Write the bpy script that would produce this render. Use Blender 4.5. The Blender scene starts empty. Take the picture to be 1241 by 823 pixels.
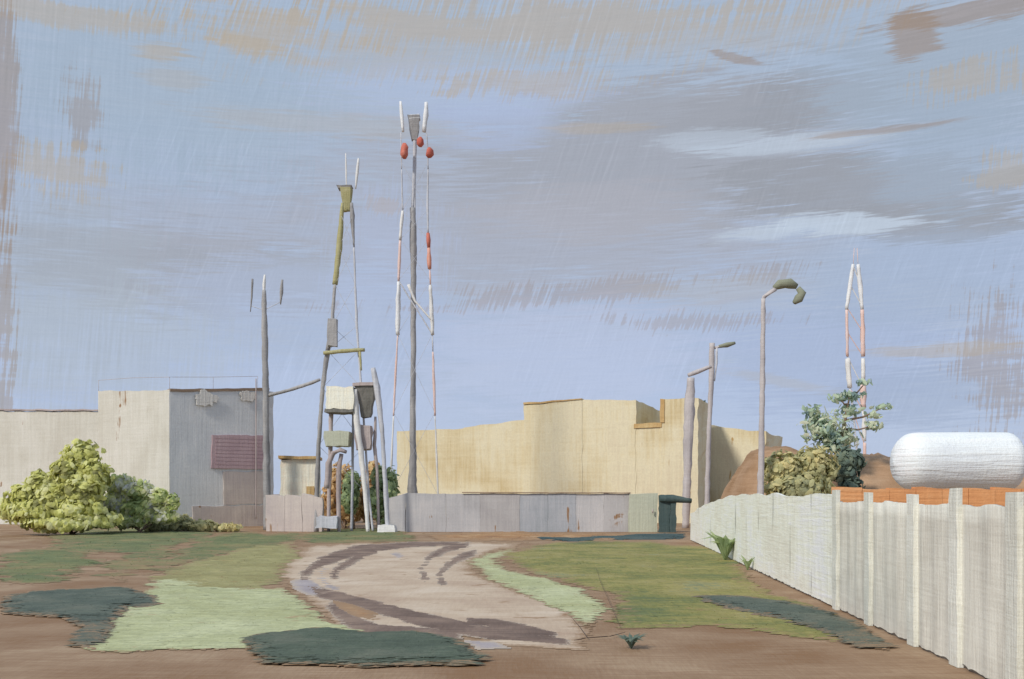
import bpy, bmesh, math, random
from mathutils import Vector, Matrix, noise

random.seed(7)
scene = bpy.context.scene
COL = scene.collection

# ------------------------------------------------------------------ camera
F = 1200.0                      # focal length in picture units
CX, HZ, EYE = 620.5, 598.0, 1.75
cam_data = bpy.data.cameras.new('camera')
cam = bpy.data.objects.new('camera', cam_data)
COL.objects.link(cam)
cam.location = (0, 0, EYE)
cam.rotation_euler = (math.radians(90), 0, 0)
cam_data.sensor_width = 36.0
cam_data.lens = 36.0 * F / 1241.0
cam_data.shift_y = (HZ - 411.5) / 1241.0
cam_data.clip_end = 3000
scene.camera = cam


def lin(c):
    c = c / 255.0
    return c / 12.92 if c <= 0.04045 else ((c + 0.055) / 1.055) ** 2.4


def rgb(r, g, b, k=1.0):
    return (lin(r) * k, lin(g) * k, lin(b) * k, 1.0)


# ------------------------------------------------------------------ node helper
class NB:
    def __init__(self, tree):
        self.t = tree

    def new(self, kind, **kw):
        n = self.t.nodes.new(kind)
        for k, v in kw.items():
            setattr(n, k, v)
        return n

    def put(self, sock, v):
        if isinstance(v, bpy.types.NodeSocket):
            self.t.links.new(v, sock)
        elif v is not None:
            sock.default_value = v

    def m(self, op, a, b=None, c=None, clamp=False):
        n = self.new('ShaderNodeMath', operation=op, use_clamp=clamp)
        self.put(n.inputs[0], a)
        if b is not None:
            self.put(n.inputs[1], b)
        if c is not None:
            self.put(n.inputs[2], c)
        return n.outputs[0]

    def xyz(self, x, y, z):
        n = self.new('ShaderNodeCombineXYZ')
        for i, v in enumerate((x, y, z)):
            self.put(n.inputs[i], v)
        return n.outputs[0]

    def noise(self, vec, scale=1.0, detail=2.0, rough=0.5, dist=0.0):
        n = self.new('ShaderNodeTexNoise')
        self.put(n.inputs['Vector'], vec)
        n.inputs['Scale'].default_value = scale
        n.inputs['Detail'].default_value = detail
        n.inputs['Roughness'].default_value = rough
        n.inputs['Distortion'].default_value = dist
        return n.outputs['Fac']

    def mapping(self, vec, scale=(1, 1, 1), rot=(0, 0, 0), loc=(0, 0, 0)):
        n = self.new('ShaderNodeMapping')
        self.put(n.inputs['Vector'], vec)
        n.inputs['Scale'].default_value = scale
        n.inputs['Rotation'].default_value = rot
        n.inputs['Location'].default_value = loc
        return n.outputs[0]

    def mix(self, f, a, b, blend='MIX'):
        n = self.new('ShaderNodeMix', data_type='RGBA', blend_type=blend)
        n.clamp_factor = True
        self.put(n.inputs[0], f)
        self.put(n.inputs[6], a)
        self.put(n.inputs[7], b)
        return n.outputs[2]

    def step(self, v, lo, hi, to0=0.0, to1=1.0):
        n = self.new('ShaderNodeMapRange', interpolation_type='SMOOTHSTEP')
        self.put(n.inputs[0], v)
        n.inputs[1].default_value = lo
        n.inputs[2].default_value = hi
        n.inputs[3].default_value = to0
        n.inputs[4].default_value = to1
        return n.outputs[0]

    def ramp(self, fac, cols, lo=0.25, hi=0.75):
        n = self.new('ShaderNodeValToRGB')
        self.put(n.inputs[0], fac)
        cr = n.color_ramp
        k = len(cols)
        pos = [0.5] if k == 1 else [lo + (hi - lo) * i / (k - 1) for i in range(k)]
        cr.elements[0].position = pos[0]
        cr.elements[0].color = cols[0]
        cr.elements[1].position = pos[-1] if k > 1 else 1.0
        cr.elements[1].color = cols[-1]
        for p, c in list(zip(pos, cols))[1:-1]:
            e = cr.elements.new(p)
            e.color = c
        return n.outputs[0]


# ------------------------------------------------------------------ sun and sky
SUN_EL = math.radians(38)
sx, sy = -0.66, -0.75
h_ = math.hypot(sx, sy)
TO_SUN = Vector((sx / h_ * math.cos(SUN_EL), sy / h_ * math.cos(SUN_EL), math.sin(SUN_EL)))
sun_data = bpy.data.lights.new('sun', 'SUN')
sun_data.energy = 2.4
sun_data.angle = math.radians(8.0)
sun_data.color = (1.0, 0.95, 0.87)
sun = bpy.data.objects.new('sun', sun_data)
COL.objects.link(sun)
sun.rotation_euler = (-TO_SUN).to_track_quat('-Z', 'Y').to_euler()
sun.location = (-30, -20, 40)

world = bpy.data.worlds.new('World')
scene.world = world
world.use_nodes = True
wt = world.node_tree
wt.nodes.clear()
W = NB(wt)
out = W.new('ShaderNodeOutputWorld')
bg = W.new('ShaderNodeBackground')
bg.inputs['Strength'].default_value = 0.1
wt.links.new(bg.outputs[0], out.inputs[0])
nish = W.new('ShaderNodeTexSky', sky_type='NISHITA')
nish.sun_disc = False
nish.sun_elevation = SUN_EL
nish.sun_rotation = math.atan2(TO_SUN.x, TO_SUN.y)
tc = W.new('ShaderNodeTexCoord').outputs['Generated']
sep = W.new('ShaderNodeSeparateXYZ')
W.put(sep.inputs[0], tc)
AZ = W.m('ARCTAN2', sep.outputs[0], sep.outputs[1])
EL = W.m('ARCSINE', sep.outputs[2])
SV = W.xyz(AZ, EL, 0.0)


def azel(x, y):
    dx, dz = (x - CX) / F, (HZ - y) / F
    return math.atan(dx), math.atan(dz / math.sqrt(1 + dx * dx))


def turned(deg):
    return W.mapping(SV, rot=(0, 0, math.radians(deg)))


D1, D2 = turned(21), turned(4)
n_edge = W.noise(W.mapping(SV, (13, 70, 1)), 1.0, 4, 0.62)             # loose stroke edges
n_brist = W.noise(W.mapping(turned(-1.5), (22, 430, 1)), 1.0, 3, 0.62)  # long level wisps
n_diag = W.noise(W.mapping(D1, (360, 13, 1)), 1.0, 2, 0.6)             # slanted rain-like streaks
n_vert = W.noise(W.mapping(D2, (380, 16, 1)), 1.0, 2, 0.6)             # upright streaks
n_mid = W.noise(W.mapping(SV, (5, 17, 1)), 1.0, 5, 0.62, 0.6)
n_pat = W.noise(W.mapping(SV, (6, 8, 1), loc=(3.1, 0.7, 0)), 1.0, 3, 0.5)
n_grain = W.noise(W.mapping(SV, (430, 560, 1)), 1.0, 1, 0.6)


def el_of(y):
    return math.atan((HZ - y) / F)


# blue-grey air, from the pale periwinkle low down to the cooler blue high up
t_el = W.m('DIVIDE', EL, el_of(0))
t_el = W.m('ADD', t_el, W.m('MULTIPLY', W.m('SUBTRACT', n_mid, 0.5), 0.35))
sky_col = W.ramp(t_el, [rgb(178, 189, 210), rgb(170, 183, 208), rgb(166, 178, 200), rgb(163, 175, 194),
                        rgb(162, 176, 194), rgb(163, 177, 194)], 0.0, 1.0)
# broken pale and lilac wisps everywhere
wisp = W.step(W.m('ADD', W.m('MULTIPLY', n_mid, 0.6), W.m('MULTIPLY', n_brist, 0.4)), 0.42, 0.66)
sky_col = W.mix(W.m('MULTIPLY', wisp, 0.45), sky_col, rgb(172, 178, 190))


_cache = {}


def edge_of(k, hatch):
    key = (k, id(hatch))
    if key not in _cache:
        h = hatch if hatch else n_brist
        _cache[key] = W.m('ADD', W.m('MULTIPLY_ADD', n_edge, k * 1.9, -k * 0.95), W.m('MULTIPLY_ADD', h, k * 2.2, -k * 1.1))
    return _cache[key]


def blob(col, x, y, rx, ry, op=1.0, soft=0.35, k=0.9, ang=0.0, hatch=None):
    """one cloud: centre, half width and half height in picture units, turned into angles of the sky"""
    global sky_col
    a, e = azel(x, y)
    n = W.new('ShaderNodeMapping', vector_type='TEXTURE')
    W.put(n.inputs['Vector'], SV)
    n.inputs['Location'].default_value = (a, e, 0)
    n.inputs['Rotation'].default_value = (0, 0, math.radians(ang))
    n.inputs['Scale'].default_value = (rx * 1.08 / F, ry * 1.08 / F, 1)
    ln = W.new('ShaderNodeVectorMath', operation='LENGTH')
    W.put(ln.inputs[0], n.outputs[0])
    d = W.m('ADD', ln.outputs['Value'], edge_of(k, hatch))
    mk_ = W.step(d, 1 - soft * 0.75, 1 + soft * 0.75, op, 0.0)
    sky_col = W.mix(mk_, sky_col, col)


GREY, DGREY, LIL = rgb(158, 160, 167), rgb(150, 152, 158), rgb(165, 168, 179)
PALE, PBLU, BLU = rgb(186, 196, 208), rgb(172, 184, 208), rgb(158, 173, 188)
TAN, DTAN, SAND = rgb(180, 164, 140), rgb(152, 130, 110), rgb(174, 170, 166)
# the great grey cloud bank, right of the middle
blob(LIL, 690, 250, 290, 95, 0.8, 0.5)
blob(GREY, 800, 190, 230, 75, 0.8, 0.4, ang=3)
blob(DGREY, 950, 130, 125, 26, 0.85, 0.3, ang=5)
blob(GREY, 800, 130, 110, 26, 0.6, 0.3)
blob(DGREY, 1050, 232, 160, 38, 0.85, 0.3, ang=-8)
blob(DGREY, 1120, 268, 90, 20, 0.8, 0.3, ang=-6)
blob(LIL, 600, 300, 150, 40, 0.55, 0.5)
blob(rgb(172, 170, 176), 720, 255, 120, 30, 0.5, 0.5)
# left bank
blob(GREY, 220, 328, 180, 42, 0.85, 0.5)
blob(LIL, 300, 270, 170, 30, 0.5, 0.5)
blob(rgb(164, 172, 182), 60, 330, 90, 90, 0.5, 0.5, hatch=n_vert)
blob(rgb(172, 180, 190), 120, 420, 120, 60, 0.5, 0.5, hatch=n_vert)
blob(PBLU, 330, 352, 110, 30, 0.5, 0.4)
# blue gaps
blob(BLU, 200, 110, 150, 80, 0.55, 0.5, hatch=n_vert)
blob(rgb(157, 169, 183), 1140, 90, 120, 60, 0.8, 0.35)
blob(rgb(157, 170, 186), 1150, 190, 70, 50, 0.6, 0.4)
blob(PBLU, 560, 110, 150, 26, 0.6, 0.4)
blob(rgb(168, 180, 206), 600, 150, 70, 25, 0.6, 0.4)
blob(rgb(162, 174, 200), 1010, 430, 120, 60, 0.7, 0.45)
blob(rgb(156, 168, 191), 1120, 480, 90, 30, 0.6, 0.4)
blob(rgb(160, 173, 193), 1100, 340, 120, 45, 0.5, 0.4)
blob(rgb(182, 190, 212), 680, 430, 150, 60, 0.6, 0.5)
blob(rgb(180, 190, 212), 400, 500, 160, 50, 0.5, 0.5)
blob(rgb(172, 183, 208), 470, 330, 60, 80, 0.45, 0.5, hatch=n_vert)
# bright streaks
blob(PALE, 960, 175, 90, 9, 0.7, 0.5, 1.0)
blob(PALE, 1015, 272, 75, 10, 0.9, 0.4, 1.0, -4)
blob(PALE, 930, 283, 50, 7, 0.7, 0.4, 1.0)
blob(PALE, 860, 170, 60, 10, 0.5, 0.5, 1.0)
# warm bare streaks high up and at the sides
blob(TAN, 640, 28, 300, 18.7, 0.54, 0.5, 1.7, 0, n_diag)
blob(SAND, 470, 55, 180, 28.9, 0.43, 0.5, 1.7, 0, n_diag)
blob(TAN, 330, 30, 70, 22.1, 0.43, 0.5, 1.7, 0, n_diag)
blob(SAND, 850, 40, 180, 20.4, 0.43, 0.5, 1.7, 0, n_diag)
blob(DTAN, 1105, 40, 26, 22.1, 0.61, 0.3, 0.8)
blob(DTAN, 1170, 16, 80, 10.2, 0.58, 0.3, 0.8)
blob(TAN, 80, 18, 110, 10.2, 0.50, 0.4, 0.9, 0, n_vert)
blob(TAN, 195, 62, 24, 7.6, 0.50, 0.5, 0.9)
blob(TAN, 300, 55, 30, 7.6, 0.43, 0.5, 0.9)
blob(TAN, 210, 95, 30, 10.2, 0.25, 0.5, 0.9)
blob(DTAN, 102, 140, 14, 30.6, 0.40, 0.5, 1.8, 0, n_vert)
blob(TAN, 70, 205, 42, 18.7, 0.47, 0.5, 1.7, 0, n_vert)
blob(DTAN, 5, 130, 12, 110.5, 0.54, 0.4, 1.0, 0, n_vert)
blob(DTAN, 4, 400, 9, 102.0, 0.43, 0.4, 1.8, 0, n_vert)
blob(SAND, 410, 152, 150, 10.2, 0.40, 0.5, 1.0)
blob(TAN, 640, 100, 80, 11.9, 0.40, 0.5, 1.9, 0, n_diag)
blob(TAN, 720, 155, 55, 5.1, 0.36, 0.5, 1.0)
blob(DTAN, 700, 355, 160, 9.3, 0.32, 0.5, 2.1, 4, n_diag)
blob(DTAN, 840, 390, 60, 7.6, 0.32, 0.5, 2.1, 0, n_diag)
blob(SAND, 870, 350, 80, 13.6, 0.29, 0.5, 1.0)
blob(DTAN, 1065, 158, 70, 3.4, 0.50, 0.5, 0.9)
blob(TAN, 1180, 95, 45, 12.8, 0.47, 0.5, 1.9, 0, n_vert)
blob(TAN, 1215, 210, 22, 17.0, 0.43, 0.5, 1.9, 0, n_vert)
blob(DTAN, 1205, 440, 28, 51.0, 0.43, 0.5, 2.1, 0, n_vert)
blob(TAN, 1150, 423, 70, 7.6, 0.43, 0.5, 1.2)
blob(SAND, 950, 463, 50, 6.0, 0.36, 0.5, 1.0, -12)
blob(DTAN, 890, 70, 30, 4.2, 0.50, 0.4, 0.9, -18)
blob(rgb(172, 166, 168), 470, 250, 22, 8, 0.6, 0.4, 1.2, 0, n_diag)
# fine bristle texture of the air: level, slanted and upright
br = W.m('ADD', 1.0, W.m('MULTIPLY', W.m('SUBTRACT', n_brist, 0.5), 0.12))
left_m = W.step(AZ, azel(60, 300)[0], azel(420, 300)[0], 1.0, 0.25)
br = W.m('ADD', br, W.m('MULTIPLY', W.m('MULTIPLY', W.m('SUBTRACT', n_vert, 0.5), left_m), 0.17))
dg_m = W.step(n_pat, 0.40, 0.62)
br = W.m('ADD', br, W.m('MULTIPLY', W.m('MULTIPLY', W.m('SUBTRACT', n_diag, 0.5), dg_m), 0.16))
br = W.m('ADD', br, W.m('MULTIPLY', W.m('SUBTRACT', n_grain, 0.5), 0.07))
scr = W.m('MULTIPLY', W.step(n_diag, 0.60, 0.68), W.step(n_pat, 0.45, 0.6, 0.0, 0.035))
br = W.m('ADD', br, scr)
brc = W.xyz(W.m('MULTIPLY', br, 1.005), W.m('MULTIPLY', br, 1.03), W.m('MULTIPLY', br, 1.065))
sky_col = W.mix(1.0, sky_col, brc, 'MULTIPLY')
scaled = W.mix(1.0, sky_col, (10.0, 10.0, 10.0, 1.0), 'MULTIPLY')
final = W.mix(0.05, scaled, nish.outputs[0])
W.put(bg.inputs[0], final)

vs = scene.view_settings
vs.view_transform = 'Standard'
vs.look = 'None'
vs.exposure = 0.12
vs.gamma = 1.0
vs.use_curve_mapping = False
scene.cycles.max_bounces = 4
scene.cycles.diffuse_bounces = 2
scene.cycles.glossy_bounces = 1
scene.cycles.transmission_bounces = 2
world.cycles.sampling_method = 'MANUAL'
world.cycles.sample_map_resolution = 256


# ------------------------------------------------------------------ placing and mesh helpers
def P(x, y, Y):
    return Vector(((x - CX) * Y / F, Y, EYE - (y - HZ) * Y / F))


def G(x, y):
    Y = EYE * F / (y - HZ)
    return Vector(((x - CX) * Y / F, Y, 0.0))


def B(x, Y):
    return Vector(((x - CX) * Y / F, Y, 0.0))


ROOT = {}


def thing(name, loc, label, cat, group=None):
    o = bpy.data.objects.new(name, None)
    o.empty_display_size = 0.3
    COL.objects.link(o)
    o.location = loc
    o['label'] = label
    o['category'] = cat
    if group:
        o['group'] = group
    ROOT[o.name] = Vector(loc)
    return o


def tag(o, label=None, cat=None, kind=None, group=None):
    if label:
        o['label'] = label
    if cat:
        o['category'] = cat
    if kind:
        o['kind'] = kind
    if group:
        o['group'] = group
    return o


def mk(name, verts, faces, mat, parent=None, smooth=False, origin=None):
    off = ROOT[parent.name] if parent else (Vector(origin) if origin is not None else Vector((0, 0, 0)))
    me = bpy.data.meshes.new(name)
    me.from_pydata([tuple(Vector(v) - off) for v in verts], [], faces)
    me.materials.append(mat)
    if smooth:
        me.polygons.foreach_set('use_smooth', [True] * len(me.polygons))
    me.update()
    o = bpy.data.objects.new(name, me)
    COL.objects.link(o)
    if parent:
        o.parent = parent
    elif origin is not None:
        o.location = off
    ROOT[o.name] = off
    return o


def wob(co, amp, freq):
    n = noise.noise_vector(co * freq + Vector((11.3, 4.7, 2.9)))
    return co + n * amp


def gridbox(c, n, amp=0.0, freq=1.0, keep_bottom=True, flat=None):
    """c: 8 corners (000,100,110,010, 001,101,111,011) ; n: segments per axis ; loose hand-made edges"""
    idx, verts, faces = {}, [], []
    nu, nv, nw = n

    def pt(i, j, k):
        key = (i, j, k)
        if key not in idx:
            u, v, w = i / nu, j / nv, k / nw
            p = ((c[0] * (1 - u) + c[1] * u) * (1 - v) + (c[3] * (1 - u) + c[2] * u) * v) * (1 - w) + \
                ((c[4] * (1 - u) + c[5] * u) * (1 - v) + (c[7] * (1 - u) + c[6] * u) * v) * w
            q = wob(p, amp, freq) if amp else p
            if amp:
                q = wob(q, amp * 0.45, freq * 3.1)
                if flat is not None:
                    q = q - flat * ((q - p).dot(flat) * 0.93)
            if k == 0 and keep_bottom:
                q.z = p.z
            idx[key] = len(verts)
            verts.append(q)
        return idx[key]
    for i in range(nu):
        for k in range(nw):
            faces.append((pt(i, 0, k), pt(i + 1, 0, k), pt(i + 1, 0, k + 1), pt(i, 0, k + 1)))
            faces.append((pt(i + 1, nv, k), pt(i, nv, k), pt(i, nv, k + 1), pt(i + 1, nv, k + 1)))
    for j in range(nv):
        for k in range(nw):
            faces.append((pt(0, j + 1, k), pt(0, j, k), pt(0, j, k + 1), pt(0, j + 1, k + 1)))
            faces.append((pt(nu, j, k), pt(nu, j + 1, k), pt(nu, j + 1, k + 1), pt(nu, j, k + 1)))
    for i in range(nu):
        for j in range(nv):
            faces.append((pt(i, j, nw), pt(i + 1, j, nw), pt(i + 1, j + 1, nw), pt(i, j + 1, nw)))
            faces.append((pt(i, j + 1, 0), pt(i + 1, j + 1, 0), pt(i + 1, j, 0), pt(i, j, 0)))
    return verts, faces


def slab(name, A, Bp, depth, zA, zB, mat, parent, px, z0=0.0, rag=1.2, push=0.0, seg=7.0):
    """upright block whose front runs from A to Bp (plan), going back by depth; tops zA, zB; z0 number or pair"""
    A, Bp = Vector((A[0], A[1], 0)), Vector((Bp[0], Bp[1], 0))
    d = (Bp - A).normalized()
    back = Vector((-d.y, d.x, 0))
    if back.y < 0 and abs(d.x) > 0.3:
        back = -back
    A2, B2 = A - back * push, Bp - back * push
    b0, b1 = (z0, z0) if not isinstance(z0, tuple) else z0
    Z = lambda v, z: Vector((v.x, v.y, z))
    bk = back * (depth + push)
    c = [Z(A2, b0), Z(B2, b1), Z(B2 + bk, b1), Z(A2 + bk, b0), Z(A2, zA), Z(B2, zB), Z(B2 + bk, zB), Z(A2 + bk, zA)]
    L = (Bp - A).length
    nu = max(1, min(60, int(L / (seg * px))))
    nw = max(1, min(40, int(max(zA - b0, zB - b1) / (seg * px))))
    nv = max(1, min(12, int(depth / (seg * px * 3))))
    v, f = gridbox(c, (nu, nv, nw), rag * px, 1 / (16 * px), keep_bottom=(b0 == 0), flat=back)
    return mk(name, v, f, mat, parent)


def tube(pts, rad, px, sides=8, lump=0.16, step=5.0):
    """a stroke-like round bar through pts with a radius at each point"""
    pts = [Vector(p) for p in pts]
    if not isinstance(rad, (list, tuple)):
        rad = [rad] * len(pts)
    P2, R2 = [], []
    for i in range(len(pts) - 1):
        L = (pts[i + 1] - pts[i]).length
        n = max(1, min(40, int(L / (step * px))))
        for k in range(n):
            t = k / n
            P2.append(pts[i].lerp(pts[i + 1], t))
            R2.append((rad[i] * (1 - t) + rad[i + 1] * t) * 0.88)
    P2.append(pts[-1])
    R2.append(rad[-1] * 0.88)
    verts, faces = [], []
    for i, p in enumerate(P2):
        d = (P2[min(i + 1, len(P2) - 1)] - P2[max(i - 1, 0)]).normalized()
        a = Vector((1, 0, 0)) if abs(d.x) < 0.8 else Vector((0, 1, 0))
        u = d.cross(a).normalized()
        w = d.cross(u)
        for s in range(sides):
            th = 2 * math.pi * s / sides
            r = R2[i] * (1 + lump * 2 * noise.noise(Vector((p.x * 3, p.z / (9 * px), s * 0.7))))
            verts.append(p + (u * math.cos(th) + w * math.sin(th)) * r)
    for i in range(len(P2) - 1):
        for s in range(sides):
            s2 = (s + 1) % sides
            faces.append((i * sides + s, i * sides + s2, (i + 1) * sides + s2, (i + 1) * sides + s))
    n0 = len(P2)
    faces.append(tuple(range(sides))[::-1])
    faces.append(tuple((n0 - 1) * sides + s for s in range(sides)))
    return verts, faces


def join(*vf):
    V, Fc = [], []
    for v, f in vf:
        o = len(V)
        V += v
        Fc += [tuple(i + o for i in q) for q in f]
    return V, Fc


def bar(name, pts, rad, mat, parent, px, **kw):
    v, f = tube(pts, rad, px, **kw)
    return mk(name, v, f, mat, parent, smooth=True)


def block(name, c, size, mat, parent, px, rag=0.8, taper=None, n=(3, 2, 3)):
    """small loose box, c = centre of its base"""
    c = Vector(c)
    a, b, h = size[0] / 2, size[1] / 2, size[2]
    t = taper if taper is not None else 1.0
    cs = [c + Vector(q) for q in ((-a * t, -b * t, 0), (a * t, -b * t, 0), (a * t, b * t, 0), (-a * t, b * t, 0),
                                  (-a, -b, h), (a, -b, h), (a, b, h), (-a, b, h))]
    v, f = gridbox(cs, n, rag * px, 1 / (8 * px), keep_bottom=False, flat=Vector((0, 1, 0)))
    return mk(name, v, f, mat, parent)


# ------------------------------------------------------------------ materials
GAIN = {'cream_render': (.96, .965, .98), 'teal_shade': (1.3, 1.1, 1.05), 'green_shade': (1.32, 1.0, 1.0), 'dusty_track': (1.14, 1.08, 1.0),
        'ochre_render': (1.1, 1.17, 1.42), 'whitewashed_fence': (1.22, 1.24, 1.24), 'whitewashed_post': (1.14, 1.18, 1.19), 'fresh_whitewash': (1.42, 1.41, 1.42),
        'tank_white': (1.0, 1.05, 1.1), 'bare_earth': (1.03, 1.02, .96), 'grey_render': (1.26, 1.26, 1.22), 'pale_dry_grass': (1.06, 1.0, .97), 'olive_grass': (1.1, 1.06, 1.0),
        'green_grass': (1.0, .98, 1.05), 'lamp_grey': 1.4, 'grey_steel': 1.2, 'faded_red_paint': (1.2, 1.25, 1.25), 'weathered_white': 1.15, 'pale_galvanised': 1.15, 'half_faded_red': 1.15, 'terracotta': (1.2, 1.1, 1.0), 'rose_white': (1.5, 1.32, 1.2), 'bare_bank': (.98, .93, .88), 'grey_concrete': 1.22, 'bluish_concrete': 1.1, 'pinkish_concrete': (1.02, 1.1, 1.16),
        'maroon_shutter': 1.3, 'dusty_lilac': (1.12, 1.14, 1.16), 'mauve_metal': 1.25, 'lime_leaves': (2.6, 2.6, 3.8), 'pale_leaves': (3.0, 2.9, 3.0), 'olive_leaves': (3.2, 3.0, 3.9),
        'pine_leaves': (3.9, 3.7, 4.8), 'dark_leaves': (2.0, 2.0, 2.0), 'ochre_leaves': (1.9, 2.0, 2.8), 'green_leaves': (2.9, 2.7, 3.0), 'dark_steel': 1.15, 'olive_metal': 1.1}


def gained(name, cols):
    g = GAIN.get(name, 1.0)
    g = g if isinstance(g, tuple) else (g, g, g)
    return [tuple(min(0.88, c[i] * g[i]) for i in range(3)) + (1.0,) for c in cols]


def paint(name, cols, px, along='z', bump=0.5, worn=0.0, worn_col=None, big=70.0, rough=0.75, contrast=0.5, lo=0.3, hi=0.7, islands=0.0, soil=0.0, over=None):
    cols = gained(name, cols)
    """brushed, weathered coat: broad drifts of tone, long streaks along one axis, fine bristle relief"""
    m = bpy.data.materials.new(name)
    m.use_nodes = True
    t = m.node_tree
    N = NB(t)
    bs = t.nodes['Principled BSDF']
    co = N.new('ShaderNodeTexCoord').outputs['Object']
    a, l = 1 / (3.2 * px), 1 / (60 * px)
    sc = {'z': (a, a, l), 'h': (l, l, a), 'x': (l, a, a)}[along]
    sc2 = {'z': (l, l, a), 'h': (a, a, l), 'x': (a, l * 2, l)}[along]
    drift = N.noise(co, 1 / (big * px), 4, 0.55, 0.4)
    st = N.noise(N.mapping(co, sc), 1.0, 3, 0.6, 0.3)
    cr = N.noise(N.mapping(co, sc2, loc=(5, 3, 1)), 1.0, 2, 0.55)
    gr = N.noise(co, 1 / (2.0 * px), 2, 0.6)
    fac = N.m('ADD', drift, N.m('MULTIPLY', N.m('SUBTRACT', st, 0.5), contrast))
    fac = N.m('ADD', fac, N.m('MULTIPLY', N.m('SUBTRACT', cr, 0.5), contrast * 0.4))
    col = N.ramp(fac, cols, lo, hi)
    val = N.m('ADD', 1.0, N.m('MULTIPLY', N.m('SUBTRACT', gr, 0.5), 0.22))
    if islands:
        rnd = N.new('ShaderNodeNewGeometry').outputs['Random Per Island']
        val = N.m('ADD', val, N.m('MULTIPLY', N.m('SUBTRACT', rnd, 0.5), islands))
    col = N.mix(1.0, col, N.xyz(val, val, val), 'MULTIPLY')
    if worn:
        w = N.noise(co, 1 / (38 * px), 3, 0.6, 0.8)
        w = N.m('ADD', w, N.m('MULTIPLY', N.m('SUBTRACT', st, 0.5), 0.55))
        wm = N.step(w, 0.70 - worn * 0.25, 0.78 - worn * 0.2)
        col = N.mix(wm, col, worn_col or rgb(150, 116, 84))
    if soil:
        th = N.new('ShaderNodeAttribute')
        th.attribute_name = 'thin'
        e = N.m('ADD', th.outputs['Fac'], N.m('MULTIPLY', N.m('SUBTRACT', st, 0.5), 0.9))
        e = N.m('ADD', e, N.m('MULTIPLY', N.m('SUBTRACT', gr, 0.5), 0.35))
        col = N.mix(N.step(e, 0.02, soil), gained('bare_earth', [al(156, 128, 103)])[0] if not over else over, col)
    N.put(bs.inputs['Base Color'], col)
    bs.inputs['Roughness'].default_value = rough
    bs.inputs['Specular IOR Level'].default_value = 0.25
    if bump:
        hgt = N.m('ADD', N.m('MULTIPLY', st, 0.7), N.m('ADD', N.m('MULTIPLY', cr, 0.25), N.m('MULTIPLY', gr, 0.2)))
        bn = N.new('ShaderNodeBump')
        bn.inputs['Strength'].default_value = bump
        bn.inputs['Distance'].default_value = 2.2 * px
        N.put(bn.inputs['Height'], hgt)
        N.put(bs.inputs['Normal'], bn.outputs[0])
    return m


def leafmat(name, cols, px):
    cols = gained(name, cols)
    m = bpy.data.materials.new(name)
    m.use_nodes = True
    t = m.node_tree
    N = NB(t)
    bs = t.nodes['Principled BSDF']
    co = N.new('ShaderNodeTexCoord').outputs['Object']
    rnd = N.new('ShaderNodeNewGeometry').outputs['Random Per Island']
    drift = N.noise(co, 1 / (40 * px), 2, 0.5)
    fac = N.m('ADD', drift, N.m('MULTIPLY', N.m('SUBTRACT', rnd, 0.5), 0.35))
    lc = N.ramp(fac, cols, 0.3, 0.7)
    N.put(bs.inputs['Base Color'], lc)
    tr = N.new('ShaderNodeBsdfTranslucent')
    N.put(tr.inputs['Color'], lc)
    mx = N.new('ShaderNodeMixShader')
    mx.inputs[0].default_value = 0.45
    t.links.new(bs.outputs[0], mx.inputs[1])
    t.links.new(tr.outputs[0], mx.inputs[2])
    t.links.new(mx.outputs[0], t.nodes['Material Output'].inputs[0])
    bs.inputs['Roughness'].default_value = 0.7
    bs.inputs['Specular IOR Level'].default_value = 0.2
    return m


K = 1.0     # albedo of a surface that should show a given tone in the open sun


def al(r, g, b, k=1.0):
    return rgb(r, g, b, k)


BOARD = al(164, 136, 112)
M = {}
M['earth'] = paint('bare_earth', [al(138, 106, 78), al(146, 118, 94), al(158, 131, 107), al(172, 148, 124)], 0.011, 'x', 0.7, big=160, contrast=0.6)
M['track'] = paint('dusty_track', [al(170, 150, 134), al(188, 172, 154), al(202, 190, 176)], 0.02, 'x', 0.45, worn=0.25, big=90, soil=0.35)
M['rut'] = paint('rut_soil', [al(104, 86, 76), al(128, 108, 96), al(150, 128, 112)], 0.015, 'x', 0.6, worn=0.3, worn_col=al(178, 156, 138), big=60, soil=0.1, over=al(190, 174, 156))
M['rust_soil'] = paint('rusty_soil', [al(140, 104, 76), al(172, 132, 92), al(188, 158, 124)], 0.015, 'x', 0.6, soil=0.6)
M['damp'] = paint('damp_lilac_soil', [al(152, 142, 144), al(168, 157, 158), al(184, 174, 172)], 0.015, 'x', 0.3, rough=0.5, soil=0.25, over=al(190, 174, 156))
M['mint'] = paint('pale_dry_grass', [al(160, 166, 124), al(174, 182, 142), al(186, 194, 158)], 0.02, 'x', 0.6, worn=0.12, worn_col=al(170, 150, 118), big=110, islands=0.22, soil=0.2)
M['olive'] = paint('olive_grass', [al(136, 130, 92), al(146, 144, 102), al(158, 154, 114)], 0.02, 'x', 0.6, worn=0.2, big=90, islands=0.22, soil=0.25)
M['lawn'] = paint('green_grass', [al(104, 114, 74), al(122, 126, 74), al(142, 138, 80), al(156, 148, 94), al(128, 136, 100)], 0.025, 'x', 0.6, worn=0.1, worn_col=al(150, 128, 88), big=110, islands=0.22, soil=0.3)
M['rough'] = paint('rough_green', [al(98, 110, 78), al(116, 122, 84), al(140, 130, 92)], 0.03, 'x', 0.6, worn=0.2, big=80, islands=0.22, soil=0.35)
M['teal'] = paint('teal_shade', [al(68, 84, 78), al(80, 96, 88), al(96, 108, 98)], 0.012, 'x', 0.6, big=90, islands=0.22, soil=0.4)  # cast shade on the grass, put into a dark teal base colour
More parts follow.
